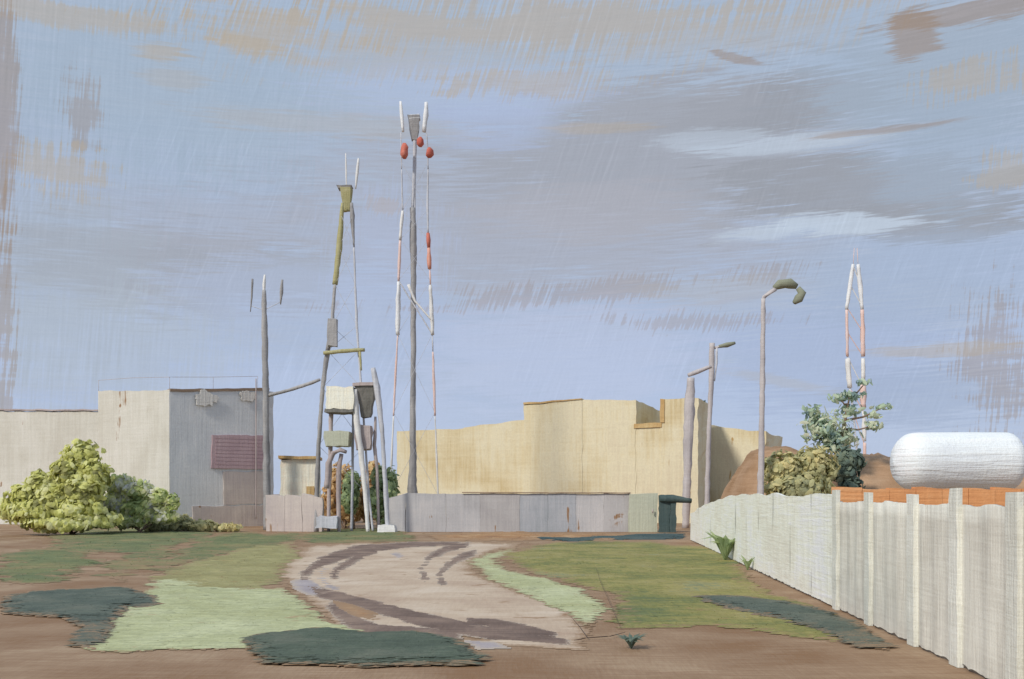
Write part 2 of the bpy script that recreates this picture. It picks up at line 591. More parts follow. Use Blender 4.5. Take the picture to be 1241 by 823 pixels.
M['teal2'] = paint('green_shade', [al(66, 86, 74), al(76, 98, 84), al(92, 110, 96)], 0.012, 'x', 0.6, big=90, islands=0.22, soil=0.4)  # same painted shade, greener
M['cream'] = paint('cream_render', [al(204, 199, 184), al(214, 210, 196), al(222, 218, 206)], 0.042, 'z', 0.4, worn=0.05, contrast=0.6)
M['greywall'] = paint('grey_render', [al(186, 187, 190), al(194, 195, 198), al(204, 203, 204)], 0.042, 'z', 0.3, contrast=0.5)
M['maroon'] = paint('maroon_shutter', [al(158, 134, 138), al(168, 144, 146), al(180, 158, 158)], 0.042, 'z', 0.25)
M['lilacbrown'] = paint('dusty_lilac', [al(176, 164, 160), al(188, 176, 168), al(202, 190, 180)], 0.042, 'z', 0.25, worn=0.25)
M['whiteplaster'] = paint('white_plaster', [al(214, 208, 200), al(226, 222, 214)], 0.042, 'z', 0.7)
M['browntrim'] = paint('brown_trim', [al(140, 118, 100), al(168, 144, 122)], 0.042, 'h', 0.5)
M['yellow'] = paint('ochre_render', [al(196, 172, 120), al(210, 190, 142), al(218, 202, 158), al(210, 192, 150)], 0.05, 'z', 0.4, worn=0.06, worn_col=al(186, 152, 98), big=110, contrast=0.4)
M['ochre'] = paint('warm_ochre', [al(182, 144, 92), al(198, 164, 112), al(208, 182, 132)], 0.05, 'z', 0.6)
M['concrete'] = paint('grey_concrete', [al(160, 158, 158), al(172, 170, 170), al(184, 180, 178)], 0.037, 'z', 0.3, worn=0.06, big=60)
M['concrete2'] = paint('bluish_concrete', [al(152, 156, 160), al(166, 168, 172), al(178, 178, 180)], 0.037, 'z', 0.3, worn=0.06, big=60)
M['concrete3'] = paint('pinkish_concrete', [al(168, 158, 154), al(180, 170, 164), al(190, 180, 174)], 0.037, 'z', 0.3, worn=0.08, big=60)
M['palegreen'] = paint('pale_green_paint', [al(188, 190, 168), al(198, 200, 180)], 0.037, 'z', 0.5)
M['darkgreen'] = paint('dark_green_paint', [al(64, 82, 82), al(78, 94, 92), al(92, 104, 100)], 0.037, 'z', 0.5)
M['steel'] = paint('grey_steel', [al(128, 126, 126), al(146, 144, 143), al(166, 163, 161)], 0.04, 'z', 0.6)
M['palesteel'] = paint('pale_galvanised', [al(172, 172, 176), al(186, 187, 192), al(200, 200, 205)], 0.04, 'z', 0.6)
M['whitepaint'] = paint('white_paint', [al(214, 214, 214), al(230, 230, 230), al(240, 239, 236)], 0.04, 'z', 0.6)
M['offwhite'] = paint('weathered_white', [al(200, 198, 196), al(214, 212, 208), al(226, 223, 217)], 0.04, 'z', 0.6)
M['red'] = paint('red_paint', [al(192, 100, 84), al(204, 118, 100), al(212, 140, 122)], 0.04, 'z', 0.6)
M['pink'] = paint('faded_red_paint', [al(206, 168, 156), al(212, 180, 170), al(212, 190, 186)], 0.04, 'z', 0.6)
M['coral'] = paint('half_faded_red', [al(206, 130, 108), al(212, 152, 132), al(214, 174, 160)], 0.04, 'z', 0.6)
M['olivemetal'] = paint('olive_metal', [al(146, 142, 104), al(166, 160, 116), al(184, 178, 142)], 0.038, 'z', 0.6)
M['darksteel'] = paint('dark_steel', [al(92, 90, 86), al(112, 110, 104), al(134, 130, 124)], 0.038, 'z', 0.6)
M['rosewhite'] = paint('rose_white', [al(214, 196, 184), al(222, 208, 198), al(226, 218, 210)], 0.038, 'z', 0.6)
M['mauve'] = paint('mauve_metal', [al(150, 138, 136), al(166, 154, 150), al(182, 170, 166)], 0.038, 'z', 0.6)
M['lampgrey'] = paint('lamp_grey', [al(152, 146, 146), al(164, 158, 157), al(176, 170, 168)], 0.04, 'z', 0.5)
M['lampolive'] = paint('lamp_olive', [al(134, 138, 118), al(150, 152, 132)], 0.035, 'h', 0.5)
M['fence'] = paint('whitewashed_fence', [al(186, 180, 168), al(200, 195, 183), al(212, 208, 196)], 0.011, 'z', 0.5, big=120, contrast=0.8)
M['fencefar'] = paint('fresh_whitewash', [al(198, 196, 182), al(210, 208, 194), al(220, 218, 206)], 0.016, 'h', 0.45, big=90, contrast=0.7)
M['post'] = paint('whitewashed_post', [al(198, 194, 182), al(210, 206, 194), al(220, 216, 205)], 0.011, 'z', 0.8, big=120, contrast=0.7)
M['terracotta'] = paint('terracotta', [al(188, 136, 96), al(204, 150, 104), al(214, 166, 122)], 0.02, 'h', 0.6, worn=0.1)
M['tankwhite'] = paint('tank_white', [al(226, 226, 224), al(236, 236, 234), al(242, 242, 240)], 0.028, 'h', 0.9, contrast=0.6)
M['bank'] = paint('bare_bank', [al(152, 122, 92), al(170, 140, 112), al(184, 156, 128)], 0.035, 'h', 0.6, big=60)
M['bark'] = paint('bark', [al(120, 100, 84), al(146, 124, 106)], 0.03, 'z', 0.5)
M['twig'] = paint('twig_dark', [al(70, 58, 50), al(92, 76, 66)], 0.01, 'z', 0.3)
M['leaf_lime'] = leafmat('lime_leaves', [al(112, 112, 62), al(144, 144, 72), al(168, 166, 86), al(182, 178, 102)], 0.027)
M['leaf_pale'] = leafmat('pale_leaves', [al(112, 124, 84), al(142, 150, 98), al(166, 170, 116), al(168, 178, 148)], 0.027)
M['leaf_olive'] = leafmat('olive_leaves', [al(104, 108, 74), al(122, 124, 82), al(142, 138, 90)], 0.035)
M['leaf_pine'] = leafmat('pine_leaves', [al(82, 98, 84), al(108, 122, 92), al(132, 140, 104)], 0.035)
M['leaf_dark'] = leafmat('dark_leaves', [al(78, 92, 86), al(92, 106, 96), al(108, 118, 102)], 0.035)
M['leaf_ochre'] = leafmat('ochre_leaves', [al(150, 118, 70), al(178, 144, 88), al(192, 162, 108)], 0.035)
M['leaf_green'] = leafmat('green_leaves', [al(92, 108, 78), al(112, 126, 88), al(132, 142, 98)], 0.035)


# ------------------------------------------------------------------ ground
def axis(lo, hi, near, far, grow):
    v, d = [0.0], near
    while v[-1] < hi:
        v.append(v[-1] + d)
        d = min(far, d * grow)
    w, d = [], near
    x = 0.0
    while x > lo:
        x -= d
        w.append(x)
        d = min(far, d * grow)
    return w[::-1] + v


gx = axis(-900, 900, 0.35, 80, 1.035)
gy = [y + 9 for y in axis(-80, 1800, 0.3, 120, 1.035)]
gv, gf = [], []
for y in gy:
    for x in gx:
        near = 1.0 if 6 < y < 60 else 0.0
        z = 0.0
        if near and abs(x) < 40:
            z = 0.004 * noise.noise(Vector((x * 0.9, y * 0.9, 3.0)))
        gv.append(Vector((x, y, z - 0.004)))
nx = len(gx)
for j in range(len(gy) - 1):
    for i in range(nx - 1):
        gf.append((j * nx + i, j * nx + i + 1, (j + 1) * nx + i + 1, (j + 1) * nx + i))
ground = mk('ground', gv, gf, M['earth'], smooth=True)
tag(ground, kind='structure')


def inside(x, y, poly):
    c = False
    n = len(poly)
    j = n - 1
    for i in range(n):
        xi, yi = poly[i]
        xj, yj = poly[j]
        if (yi > y) != (yj > y) and x < (xj - xi) * (y - yi) / (yj - yi) + xi:
            c = not c
        j = i
    return c


def patch(name, poly, mat, layer, height=0.02, parent=None, rag=5.0, stepx=3.2, stepy=1.0, mound=0.0, blades=0, bh=0.05):
    """ground covering with a torn, dry-brushed edge; poly in picture units, laid on the ground plane"""
    x0, x1 = min(p[0] for p in poly) - 8, max(p[0] for p in poly) + 8
    y0, y1 = max(min(p[1] for p in poly) - 4, 603), max(p[1] for p in poly) + 5
    nxx, nyy = int((x1 - x0) / stepx) + 1, int((y1 - y0) / stepy) + 1
    sd = layer * 7.3 + len(poly)
    cells = {}
    for j in range(nyy):
        for i in range(nxx):
            x, y = x0 + (i + 0.5) * stepx, y0 + (j + 0.5) * stepy
            q1 = noise.noise(Vector((x / 34, y / 7, sd)))
            q2 = noise.noise(Vector((x / 120, y / 1.5, sd + 9)))
            q3 = noise.noise(Vector((x / 9, y / 3, sd + 5)))
            if inside(x + rag * 3.2 * q2 + rag * (1.2 * q1 + 0.6 * q3), y + rag * (0.45 * q1 + 0.3 * q3), poly):
                cells[(i, j)] = 1
    # depth inside the patch, in cells: for the mound and for the thinning edge
    dist = {}
    if True:
        for (i, j) in cells:
            d = 0
            while d < 9 and all((i + s * d, j) in cells for s in (-2, 2)) and all((i, j + s * d) in cells for s in (-1, 1)):
                d += 1
            dist[(i, j)] = d / 9.0
    idx, V, Fc, thin = {}, [], [], []

    def pt(i, j):
        if (i, j) not in idx:
            x, y = x0 + i * stepx, y0 + j * stepy
            jx = 1.6 * noise.noise(Vector((x * 0.37, y * 0.9, sd)))
            g = G(x + jx, y)
            nb = [(i + a, j + b) in cells for a in (-1, 0) for b in (-1, 0)]
            edge = not all(nb)
            tn = 0.0 if edge else min(dist.get((i + a, j + b), 0) for a in (-1, 0) for b in (-1, 0))
            z = height * (0.45 + 0.8 * noise.noise(Vector((g.x * 1.2, g.y * 2.6, sd))) + 0.5 * noise.noise(Vector((x / 40, y / 2.4, sd))))
            z += mound * (1 + 0.5 * noise.noise(Vector((x / 22, y / 4, 2.2))))
            g.z = 0.001 * layer + min(1.0, tn * 1.5) * (0.002 * layer + max(0.0, z))
            idx[(i, j)] = len(V)
            V.append(g)
            thin.append(tn)
        return idx[(i, j)]
    for (i, j) in cells:
        Fc.append((pt(i, j + 1), pt(i + 1, j + 1), pt(i + 1, j), pt(i, j)))
    keys = list(cells)
    for n_b in range(blades):
        i, j = random.choice(keys)
        if thin[idx[(i, j)]] < 0.2:
            continue
        g = V[idx[(i, j)]].lerp(V[idx[(i + 1, j + 1)]], random.random())
        o = len(V)
        if n_b % 3 == 0:                       # a short upright blade
            hb = bh * random.uniform(.4, 1.0)
            w_ = Vector((random.uniform(-1, 1), random.uniform(-.3, .3), 0)) * hb * .3
            tip = Vector((random.uniform(-1.4, 1.4), random.uniform(-.9, .9), .8)) * hb
            V += [g - w_, g + w_, g + tip]
            thin += [thin[idx[(i, j)]]] * 3
            Fc.append((o, o + 1, o + 2))
        else:                                  # a swathe of flattened grass
            a = random.gauss(0.12, .22)
            L = bh * random.uniform(3.0, 8.0)
            d = Vector((math.cos(a), math.sin(a), 0)) * L
            w_ = Vector((-math.sin(a), math.cos(a), 0)) * bh * random.uniform(.8, 2.2)
            z1 = Vector((0, 0, bh * random.uniform(.1, .45)))
            V += [g - d, g - d * .5 - w_, g + d * .6 - w_ * .7, g + d, g + d * .5 + w_ + z1, g - d * .6 + w_ * .8 + z1]
            thin += [thin[idx[(i, j)]]] * 6
            Fc.append((o, o + 1, o + 2, o + 3, o + 4, o + 5))
    def finish(o):
        at = o.data.attributes.new('thin', 'FLOAT', 'POINT')
        at.data.foreach_set('value', thin)
        return o
    if parent:
        return finish(mk(name, V, Fc, mat, parent, smooth=True))
    cxp = sum((v.x for v in V)) / len(V)
    cyp = sum((v.y for v in V)) / len(V)
    return finish(mk(name, V, Fc, mat, None, smooth=True, origin=(cxp, cyp, 0)))


def ribbon(pts, w):
    """polygon round a polyline, widths in picture units (half width)"""
    L, R = [], []
    for i, (x, y) in enumerate(pts):
        a, b = pts[max(i - 1, 0)], pts[min(i + 1, len(pts) - 1)]
        dx, dy = b[0] - a[0], b[1] - a[1]
        n = math.hypot(dx, dy)
        ww = w[i] if isinstance(w, (list, tuple)) else w
        L.append((x - dy / n * ww, y + dx / n * ww))
        R.append((x + dy / n * ww, y - dx / n * ww))
    return L + R[::-1]


track = patch('dirt_track', [(332, 690), (352, 674), (372, 663), (440, 658), (520, 657), (585, 656), (640, 658), (600, 668), (578, 680),
                             (572, 692), (600, 704), (650, 722), (700, 742), (712, 760), (706, 786), (640, 786), (560, 772), (470, 770),
                             (415, 762), (392, 745), (362, 722), (345, 705)], M['track'], 1, 0.004)
tag(track, kind='structure')
for pts, w, mt in [([(560, 659), (500, 660), (430, 667), (388, 681), (367, 698), (371, 711), (390, 720), (425, 729)], [2, 3, 5, 5, 5, 5, 5, 4], 'rut'),
                   ([(386, 716), (420, 726), (470, 740), (530, 756), (600, 768), (690, 779)], [4, 6, 7, 8, 7, 3], 'rut'),
                   ([(398, 732), (420, 750), (455, 766), (500, 768), (560, 770)], [5, 8, 8, 7, 4], 'rut'),
                   ([(368, 706), (376, 690), (398, 678), (432, 668), (470, 663)], [4, 5, 6, 6, 3], 'rut'),
                   ([(402, 702), (412, 688), (436, 674), (462, 666)], [6, 5, 4, 3], 'rut'),
                   ([(518, 706), (510, 690), (522, 674), (545, 664), (570, 660)], [5, 4, 4, 4, 3], 'rut'),
                   ([(538, 710), (533, 696), (545, 682), (560, 675), (578, 668)], [5, 4, 4, 4, 3], 'rut'),
                   ([(562, 752), (600, 757), (640, 765), (676, 770)], [3, 6, 6, 3], 'rut')]:
    patch('wheel_rut', ribbon(pts, [q * 1.2 for q in w]), M[mt], 4, 0.004, track, rag=0.9, stepx=2.4, stepy=0.7)
patch('rusty_patch', [(404, 728), (430, 732), (458, 744), (452, 752), (430, 748), (410, 738)], M['rust_soil'], 5.5, 0.004, track, rag=1.3, stepx=2.6, stepy=0.8)
for poly in [[(352, 704), (372, 700), (392, 708), (402, 722), (372, 722), (356, 714)], [(384, 690), (402, 684), (396, 700), (420, 716), (398, 716), (380, 704)],
             [(466, 672), (480, 668), (496, 674), (484, 678)], [(560, 776), (600, 778), (620, 786), (580, 788)]]:
    patch('damp_patch', poly, M['damp'], 3, 0.004, track, rag=1.3, stepx=2.6, stepy=0.8)

tag(patch('grass_patch', [(104, 784), (128, 752), (160, 728), (185, 704), (215, 698), (270, 712), (345, 712), (368, 730), (396, 752), (445, 768),
                          (400, 778), (300, 786), (180, 790), (110, 790)], M['mint'], 3, 0.012, blades=4000, bh=.028),
    'pale mint green dry grass left of the dirt track', 'grass', 'stuff')
tag(patch('grass_patch', [(180, 702), (225, 682), (290, 664), (358, 654), (364, 676), (344, 690), (338, 706), (300, 716), (232, 712)], M['olive'], 1.5, 0.012, blades=3000, bh=.04),
    'olive green grass at the left bend of the track', 'grass', 'stuff')
tag(patch('grass_patch', [(600, 672), (640, 659), (700, 655), (780, 655), (868, 664), (902, 676), (908, 700), (925, 716), (985, 734), (1030, 762),
                          (1020, 780), (960, 770), (905, 762), (850, 758), (790, 762), (745, 762), (748, 720), (720, 716), (690, 706), (640, 694)],
          M['lawn'], 1, 0.012, blades=9000, bh=.035), 'broad olive green lawn between the track and the white fence', 'grass', 'stuff')
tag(patch('grass_patch', [(566, 682), (585, 672), (640, 660), (605, 678), (610, 690), (640, 696), (700, 712), (735, 738), (712, 762), (690, 744), (640, 722), (590, 702)],
          M['mint'], 4, 0.012, blades=2500, bh=.03), 'pale mint grass verge along the right edge of the track', 'grass', 'stuff')
tag(patch('grass_patch', [(60, 648), (120, 640), (215, 634), (262, 640), (240, 655), (215, 664), (175, 690), (130, 706), (128, 692), (160, 674), (150, 668), (70, 668)],
          M['rough'], 1, 0.04, rag=9, blades=2500, bh=.09), 'rough dull green grass below the lime bush', 'grass', 'stuff')
tag(patch('grass_patch', [(358, 646), (420, 640), (476, 638), (505, 652), (480, 658), (420, 658), (360, 656)], M['rough'], 2, 0.04, rag=6, blades=2000, bh=.08),
    'rough green strip in front of the lattice tower', 'grass', 'stuff')
tag(patch('grass_patch', [(230, 650), (300, 644), (372, 644), (372, 656), (320, 662), (262, 672), (215, 690), (180, 700), (196, 680), (222, 664)], M['rough'], 1.2, 0.02, rag=8, blades=1500, bh=.07),
    'dull brownish green grass below the grey block, behind the olive patch', 'grass', 'stuff')
tag(patch('grass_patch', [(0, 672), (60, 664), (120, 672), (110, 690), (60, 704), (0, 708)], M['rough'], 1.3, 0.02, rag=10, blades=900, bh=.06),
    'sparse brownish grass at the left edge above the teal strip', 'grass', 'stuff')
tag(patch('dry_weeds', [(520, 648), (600, 643), (700, 645), (765, 646), (765, 656), (640, 655), (530, 657)], M['rust_soil'], 1.2, 0.04, rag=5, blades=2000, bh=.08),
    'rusty dry weeds along the foot of the grey wall', 'weeds', 'stuff')
tag(patch('shade_mat', [(2, 745), (2, 722), (70, 714), (150, 711), (188, 724), (193, 744), (160, 736), (146, 744), (112, 788), (84, 784), (98, 760), (76, 750)],  # this and the next two mats paint shade strokes onto the ground
          M['teal'], 9, 0.01, rag=3.0, stepx=3.0, stepy=1.0, mound=0.02, blades=3500, bh=.028), 'dark teal painted shade in a forked strip at the left edge', 'painted shade', 'stuff')
tag(patch('shade_mat', [(296, 774), (330, 768), (390, 762), (440, 768), (500, 766), (550, 776), (588, 802), (560, 807), (430, 809), (325, 806), (308, 792)],
          M['teal2'], 10, 0.01, rag=3.0, stepx=3.0, stepy=1.0, mound=0.02, blades=3500, bh=.028), 'dark green mat of painted shade nearest the camera', 'painted shade', 'stuff')
tag(patch('shade_mat', [(834, 722), (880, 722), (950, 730), (1000, 742), (1040, 762), (1078, 788), (1050, 786), (1000, 766), (930, 748), (880, 738)],
          M['teal'], 9, 0.01, rag=2.5, stepx=3.0, stepy=1.0, mound=0.02, blades=2500, bh=.035), 'dark teal streak of painted shade beside the white fence', 'painted shade', 'stuff')
tag(patch('hedge_with_shade', ribbon([(650, 652), (690, 654), (740, 652), (768, 651), (800, 650), (828, 650)], [1.5, 2, 2, 3, 4, 3]), M['darkgreen'], 3, 0.03,  # right end is the gate frame's shade, painted in with the growth
          rag=2, stepx=3, stepy=0.6, mound=0.06, blades=1500, bh=.06), 'thin dark growth and painted gate shade at the lawn edge below the grey wall', 'plants', 'stuff')

# ------------------------------------------------------------------ left building
px = 0.042
C0 = B(205, 50.0)
dR = Vector((0.76, 0.65, 0)).normalized()
dL = Vector((-0.8, 0.6, 0)).normalized()


def along(p, d, x):
    """point on the plan line p + s d that lies in picture column x"""
    k = (x - CX) / F
    s = (k * p.y - p.x) / (d.x - k * d.y)
    return p + d * s


def zat(p, y):
    return EYE - (y - HZ) * p.y / F


CR = along(C0, dR, 326)
CL = along(C0, dL, 119)
wh = thing('warehouse', (C0.x, C0.y, 0), 'cream and grey flat-roofed block with a maroon shutter on its shaded side', 'building')
inner = (CL + CR) / 2 + Vector((0, 3, 0))
zc = zat(C0, 473)
zr = zat(CR, 472)
zl = zat(CL, 474)
# lit wall, shaded wall (each a thick wall), roof slab
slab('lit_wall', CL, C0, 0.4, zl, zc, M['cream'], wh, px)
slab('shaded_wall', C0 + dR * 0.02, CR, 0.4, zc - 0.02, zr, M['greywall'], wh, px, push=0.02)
rb = [CL, C0, CR, CL + (CR - C0)]
rv = [Vector((p.x, p.y, z - 0.25)) for p, z in zip(rb, (zl, zc, zr, zr))]
mk('roof', rv, [(0, 1, 2, 3)], M['concrete'], wh)
slab('back_wall', CL + (CR - C0), CR, 0.3, zr - 0.1, zr - 0.1, M['greywall'], wh, px)
slab('roof_trim', C0 + dR * 0.05, CR, 0.3, zc + 0.06, zr + 0.08, M['browntrim'], wh, px, z0=(zc - 0.08, zr - 0.06), push=0.06, rag=0.8)
pA, pB = along(C0, dR, 256), along(C0, dR, 325)
sh = slab('roller_shutter', pA, pB, 0.05, zat(pA, 527), zat(pB, 528), M['maroon'], wh, px, z0=(zat(pA, 568), zat(pB, 567)), push=0.09, rag=1.6)
nsl = 9
for k in range(nsl):
    t0 = (k + 0.12) / nsl
    t1 = (k + 0.88) / nsl
    za = zat(pA, 568) * (1 - t0) + zat(pA, 527) * t0
    zb = zat(pA, 568) * (1 - t1) + zat(pA, 527) * t1
    slab('slat', pA + dR * 0.2, pB - dR * 0.05, 0.02, zb, zb, M['maroon'], sh, px, z0=(za, za), push=0.105, rag=0.5)
pA, pB = along(C0, dR, 270), along(C0, dR, 326)
slab('loading_panel', pA, pB, 0.05, zat(pA, 571), zat(pB, 571), M['lilacbrown'], wh, px, z0=(zat(pA, 612), zat(pB, 610)), push=0.07, rag=1.6)
pA, pB = along(C0, dR, 232), along(C0, dR, 327)
slab('plinth', pA, pB, 0.05, zat(pA, 614), zat(pB, 612), M['lilacbrown'], wh, px, z0=0.0, push=0.10, rag=2.0)
for xa, xb, yb in [(236, 262, 490), (290, 309, 484)]:
    a, b = along(C0, dR, xa), along(C0, dR, xb)
    mid = (a + b) / 2
    c = Vector((mid.x, mid.y, 0))
    n_out = Vector((dR.y, -dR.x, 0))
    # chipped plaster: an irregular flake
    V, ring = [], 40
    zt, zb = zat(mid, 474), zat(mid, yb + 2)
    cc = c + n_out * 0.10
    for lay in (0.0, 0.05):
        for s in range(ring):
            th = 2 * math.pi * s / ring
            r = 1 + 0.5 * noise.noise(Vector((math.cos(th) * 2, math.sin(th) * 2, xa))) + 0.3 * noise.noise(Vector((math.cos(th) * 6, math.sin(th) * 6, xa)))
            V.append(cc + n_out * lay + dR * (math.cos(th) * r * (b - a).length / 2) + Vector((0, 0, (zt + zb) / 2 + math.sin(th) * r * (zt - zb) / 2)))
    fc = [tuple(range(ring, 2 * ring))] + [(s, (s + 1) % ring, ring + (s + 1) % ring, ring + s) for s in range(ring)]
    mk('plaster_flake', V, fc, M['whiteplaster'], wh)
q = along(C0, dR, 308)
q = q + Vector((dR.y, -dR.x, 0)) * 0.22
bar('drainpipe', [Vector((q.x, q.y, 0.4)), Vector((q.x, q.y, zr + 0.5))], 0.035, M['mauve'], wh, px)
qa, qb, qc = along(C0, dL, 119), C0, along(C0, dR, 312)
r1 = [Vector((p.x, p.y, zat(p, y))) for p, y in ((qa, 461), (along(C0, dL, 160), 458), (qb, 457), (along(C0, dR, 260), 457), (qc, 456))]
bar('roof_rail', r1, 0.012, M['mauve'], wh, px)
for p, y in ((qa, 461), (qb, 457), (along(C0, dR, 258), 457), (qc, 456)):
    bar('rail_post', [Vector((p.x, p.y + 0.05, zat(p, 474))), Vector((p.x, p.y + 0.05, zat(p, y)))], 0.012, M['mauve'], wh, px)
WL = CL + Vector((-0.95, 0.3, 0)) * 14
wl0 = CL + Vector((0, 0.5, 0))
slab('side_wing', WL, wl0, 5, zat(WL, 498), zat(wl0, 499), M['cream'], wh, px, rag=1.8)
slab('wing_coping', WL, wl0, 0.5, zat(WL, 495), zat(wl0, 496.5), M['mauve'], wh, px, z0=(zat(WL, 497), zat(wl0, 498.2)), push=0.08, rag=1.0)

# low yard wall and little shed right of it
yw = thing('yard_wall', B(357, 45.5), 'low dusty lilac wall between the grey block and the lattice tower', 'wall')
xs = [322, 345, 366, 390]
for i in range(3):
    slab('wall_panel', B(xs[i], 45.7 - i * 0.2), B(xs[i + 1] - 0.3, 45.5 - i * 0.2), 0.25, zat(B(xs[i], 47), 600 - i), zat(B(xs[i + 1], 47), 601 + i), M['lilacbrown'], yw, 0.039, rag=1.8)
shd = thing('shed', B(362, 48.6), 'small cream hut with a rusty roof edge behind the low lilac wall', 'shed')
slab('wall', B(340, 48.6), B(386, 48.9), 3, zat(B(340, 48.6), 557), zat(B(386, 48.6), 556), M['rosewhite'], shd, 0.04, rag=2.0)
slab('roof_edge', B(337, 48.5), B(387, 48.8), 3.4, zat(B(340, 48.6), 552.5), zat(B(386, 48.6), 552.5), M['ochre'], shd, 0.047, z0=(zat(B(340, 48.6), 556), zat(B(386, 48.6), 555.5)), push=0.1, rag=0.8)
slab('door', B(372, 48.7), B(381, 48.75), 0.06, 2.1, 2.1, M['ochre'], shd, 0.047, push=0.12, rag=1.0)

# ------------------------------------------------------------------ mast beside the block
px = 0.04
Ym = 47.5
ms = thing('antenna_mast', B(322, Ym), 'slim grey mast with three short aerials beside the grey block', 'mast')
Q = lambda x, y, dy=0.0: P(x, y, Ym + dy)
bar('pole', [B(324, Ym), Q(323, 560), Q(322, 470), Q(320.5, 400), Q(320, 352)], [0.20, 0.20, 0.17, 0.16, 0.11], M['steel'], ms, px)
bar('aerial', [Q(320, 356), Q(320, 345), Q(321, 333)], [0.08, 0.09, 0.05], M['offwhite'], ms, px)
bar('aerial', [Q(303.5, 378), Q(305, 360), Q(306, 338)], [0.02, 0.05, 0.06], M['steel'], ms, px)
bar('aerial', [Q(340, 369), Q(341, 355), Q(342, 339)], [0.03, 0.10, 0.06], M['steel'], ms, px)
bar('bracket', [Q(305, 371), Q(320, 376), Q(340, 366)], 0.018, M['palesteel'], ms, px)
bar('stay_beam', [Q(326, 479), Q(350, 473), Q(372, 466), Q(388, 460)], [0.09, 0.10, 0.09, 0.08], M['steel'], ms, px)

# ------------------------------------------------------------------ lattice tower
px = 0.038
Yt = 46.0
lt = thing('lattice_tower', B(412, Yt), 'pale lattice tower with an olive head and crossarm', 'tower')
Q = lambda x, y, dy=0.0: P(x, y, Yt + dy)
LL = [(383, 643), (384, 600), (386, 540), (391, 470), (397, 425), (402, 395), (406, 345), (411, 300), (414, 262), (415, 246)]
RR = [(452, 643), (447, 600), (443, 540), (438, 470), (434.5, 425), (432.5, 395), (430.5, 345), (429, 300), (427, 262), (426, 246)]


def leg_pts(T, y0, y1, dy):
    r = []
    for (x, y) in T:
        if y1 <= y <= y0:
            r.append(Q(x, y, dy))
    return r


bar('leg', [B(383, Yt - 0.9)] + leg_pts(LL, 600, 425, -0.9 * 0.7), [0.12, 0.12, 0.12, 0.11, 0.13], M['steel'], lt, px)
bar('leg', leg_pts(LL, 425, 345, -0.5), [0.12, 0.10, 0.07], M['steel'], lt, px)
bar('leg', leg_pts(LL, 345, 246, -0.4), [0.14, 0.16, 0.11, 0.06], M['olivemetal'], lt, px)
bar('leg', [B(452, Yt - 0.9)] + leg_pts(RR, 600, 425, -0.6), [0.06, 0.06, 0.06, 0.06, 0.06], M['palesteel'], lt, px)
bar('leg', leg_pts(RR, 425, 300, -0.5), [0.05, 0.07, 0.05, 0.05], M['palesteel'], lt, px)
bar('leg', leg_pts(RR, 300, 246, -0.4), [0.04, 0.12, 0.08], M['steel'], lt, px)
bar('leg', [B(392, Yt + 0.9)] + leg_pts(LL, 600, 246, 0.7), 0.035, M['palesteel'], lt, px)
bar('leg', [B(446, Yt + 0.9)] + leg_pts(RR, 600, 246, 0.7), 0.035, M['palesteel'], lt, px)
ys = [262, 300, 345, 395, 425, 470, 540, 600]
for i in range(len(ys) - 1):
    La = dict((y, x) for x, y in LL)
    Ra = dict((y, x) for x, y in RR)
    a, b = ys[i], ys[i + 1]
    bar('brace', [Q(La[a], a, -0.5), Q(Ra[b], b, -0.5)], 0.010, M['palesteel'], lt, px, sides=5)
    bar('brace', [Q(Ra[a], a, -0.48), Q(La[b], b, -0.48)], 0.010, M['palesteel'], lt, px, sides=5)
hd = block('head_box', Q(420, 256), (0.50, 0.5, 1.05), M['olivemetal'], lt, px, rag=1.6, taper=0.55)
block('head_rim', Q(418, 230), (0.72, 0.55, 0.14), M['steel'], lt, px, rag=1.0, taper=0.8)
bar('aerial', [Q(420, 229), Q(419.5, 207), Q(419, 186)], [0.03, 0.05, 0.03], M['offwhite'], lt, px)
bar('aerial', [Q(431, 229), Q(433, 210), Q(434.5, 192)], [0.03, 0.09, 0.05], M['offwhite'], lt, px)
block('junction_box', Q(403, 420, -0.7), (0.42, 0.4, 1.25), M['steel'], lt, px, rag=1.8)
bar('crossarm', [Q(392, 428, -0.8), Q(415, 425.5, -0.8), Q(442, 424, -0.8)], [0.09, 0.11, 0.10], M['olivemetal'], lt, px)
bar('drop_rod', [Q(436, 426, -0.8), Q(438, 449, -0.8)], [0.07, 0.04], M['olivemetal'], lt, px)

# ------------------------------------------------------------------ hopper stand in front of the tower
px = 0.037
Yh = 44.6
hs = thing('hopper_stand', B(428, Yh), 'rose-white cabin and dark hopper raised on white legs', 'hopper')
Q = lambda x, y, dy=0.0: P(x, y, Yh + dy)
block('cabin', Q(415, 497), (1.2, 1.4, 0.98), M['rosewhite'], hs, px, rag=2.2, taper=1.05, n=(6, 4, 5))
block('lintel', Q(414, 501), (1.30, 1.45, 0.15), M['darksteel'], hs, px, rag=1.0, n=(6, 2, 1))
hp = block('hopper', Q(444, 506), (0.88, 1.1, 1.45), M['darksteel'], hs, px, rag=1.8, taper=0.45, n=(5, 4, 6))
block('hopper_rim', Q(443, 469), (1.0, 1.2, 0.14), M['mauve'], hp, px, rag=1.2)
bar('leg', [B(446, Yh - 0.55), Q(443, 600, -0.5), Q(437, 545, -0.5), Q(432, 510, -0.5), Q(430, 472, -0.5)], [0.10, 0.12, 0.15, 0.17, 0.13], M['offwhite'], hs, px)
bar('leg', [B(459, Yh), Q(457, 570), Q(454, 540), Q(455, 505)], [0.07, 0.08, 0.10, 0.06], M['mauve'], hs, px)
bar('leg', [B(398, Yh), Q(399, 590), Q(401, 530), Q(401, 500)], [0.09, 0.10, 0.12, 0.12], M['mauve'], hs, px)
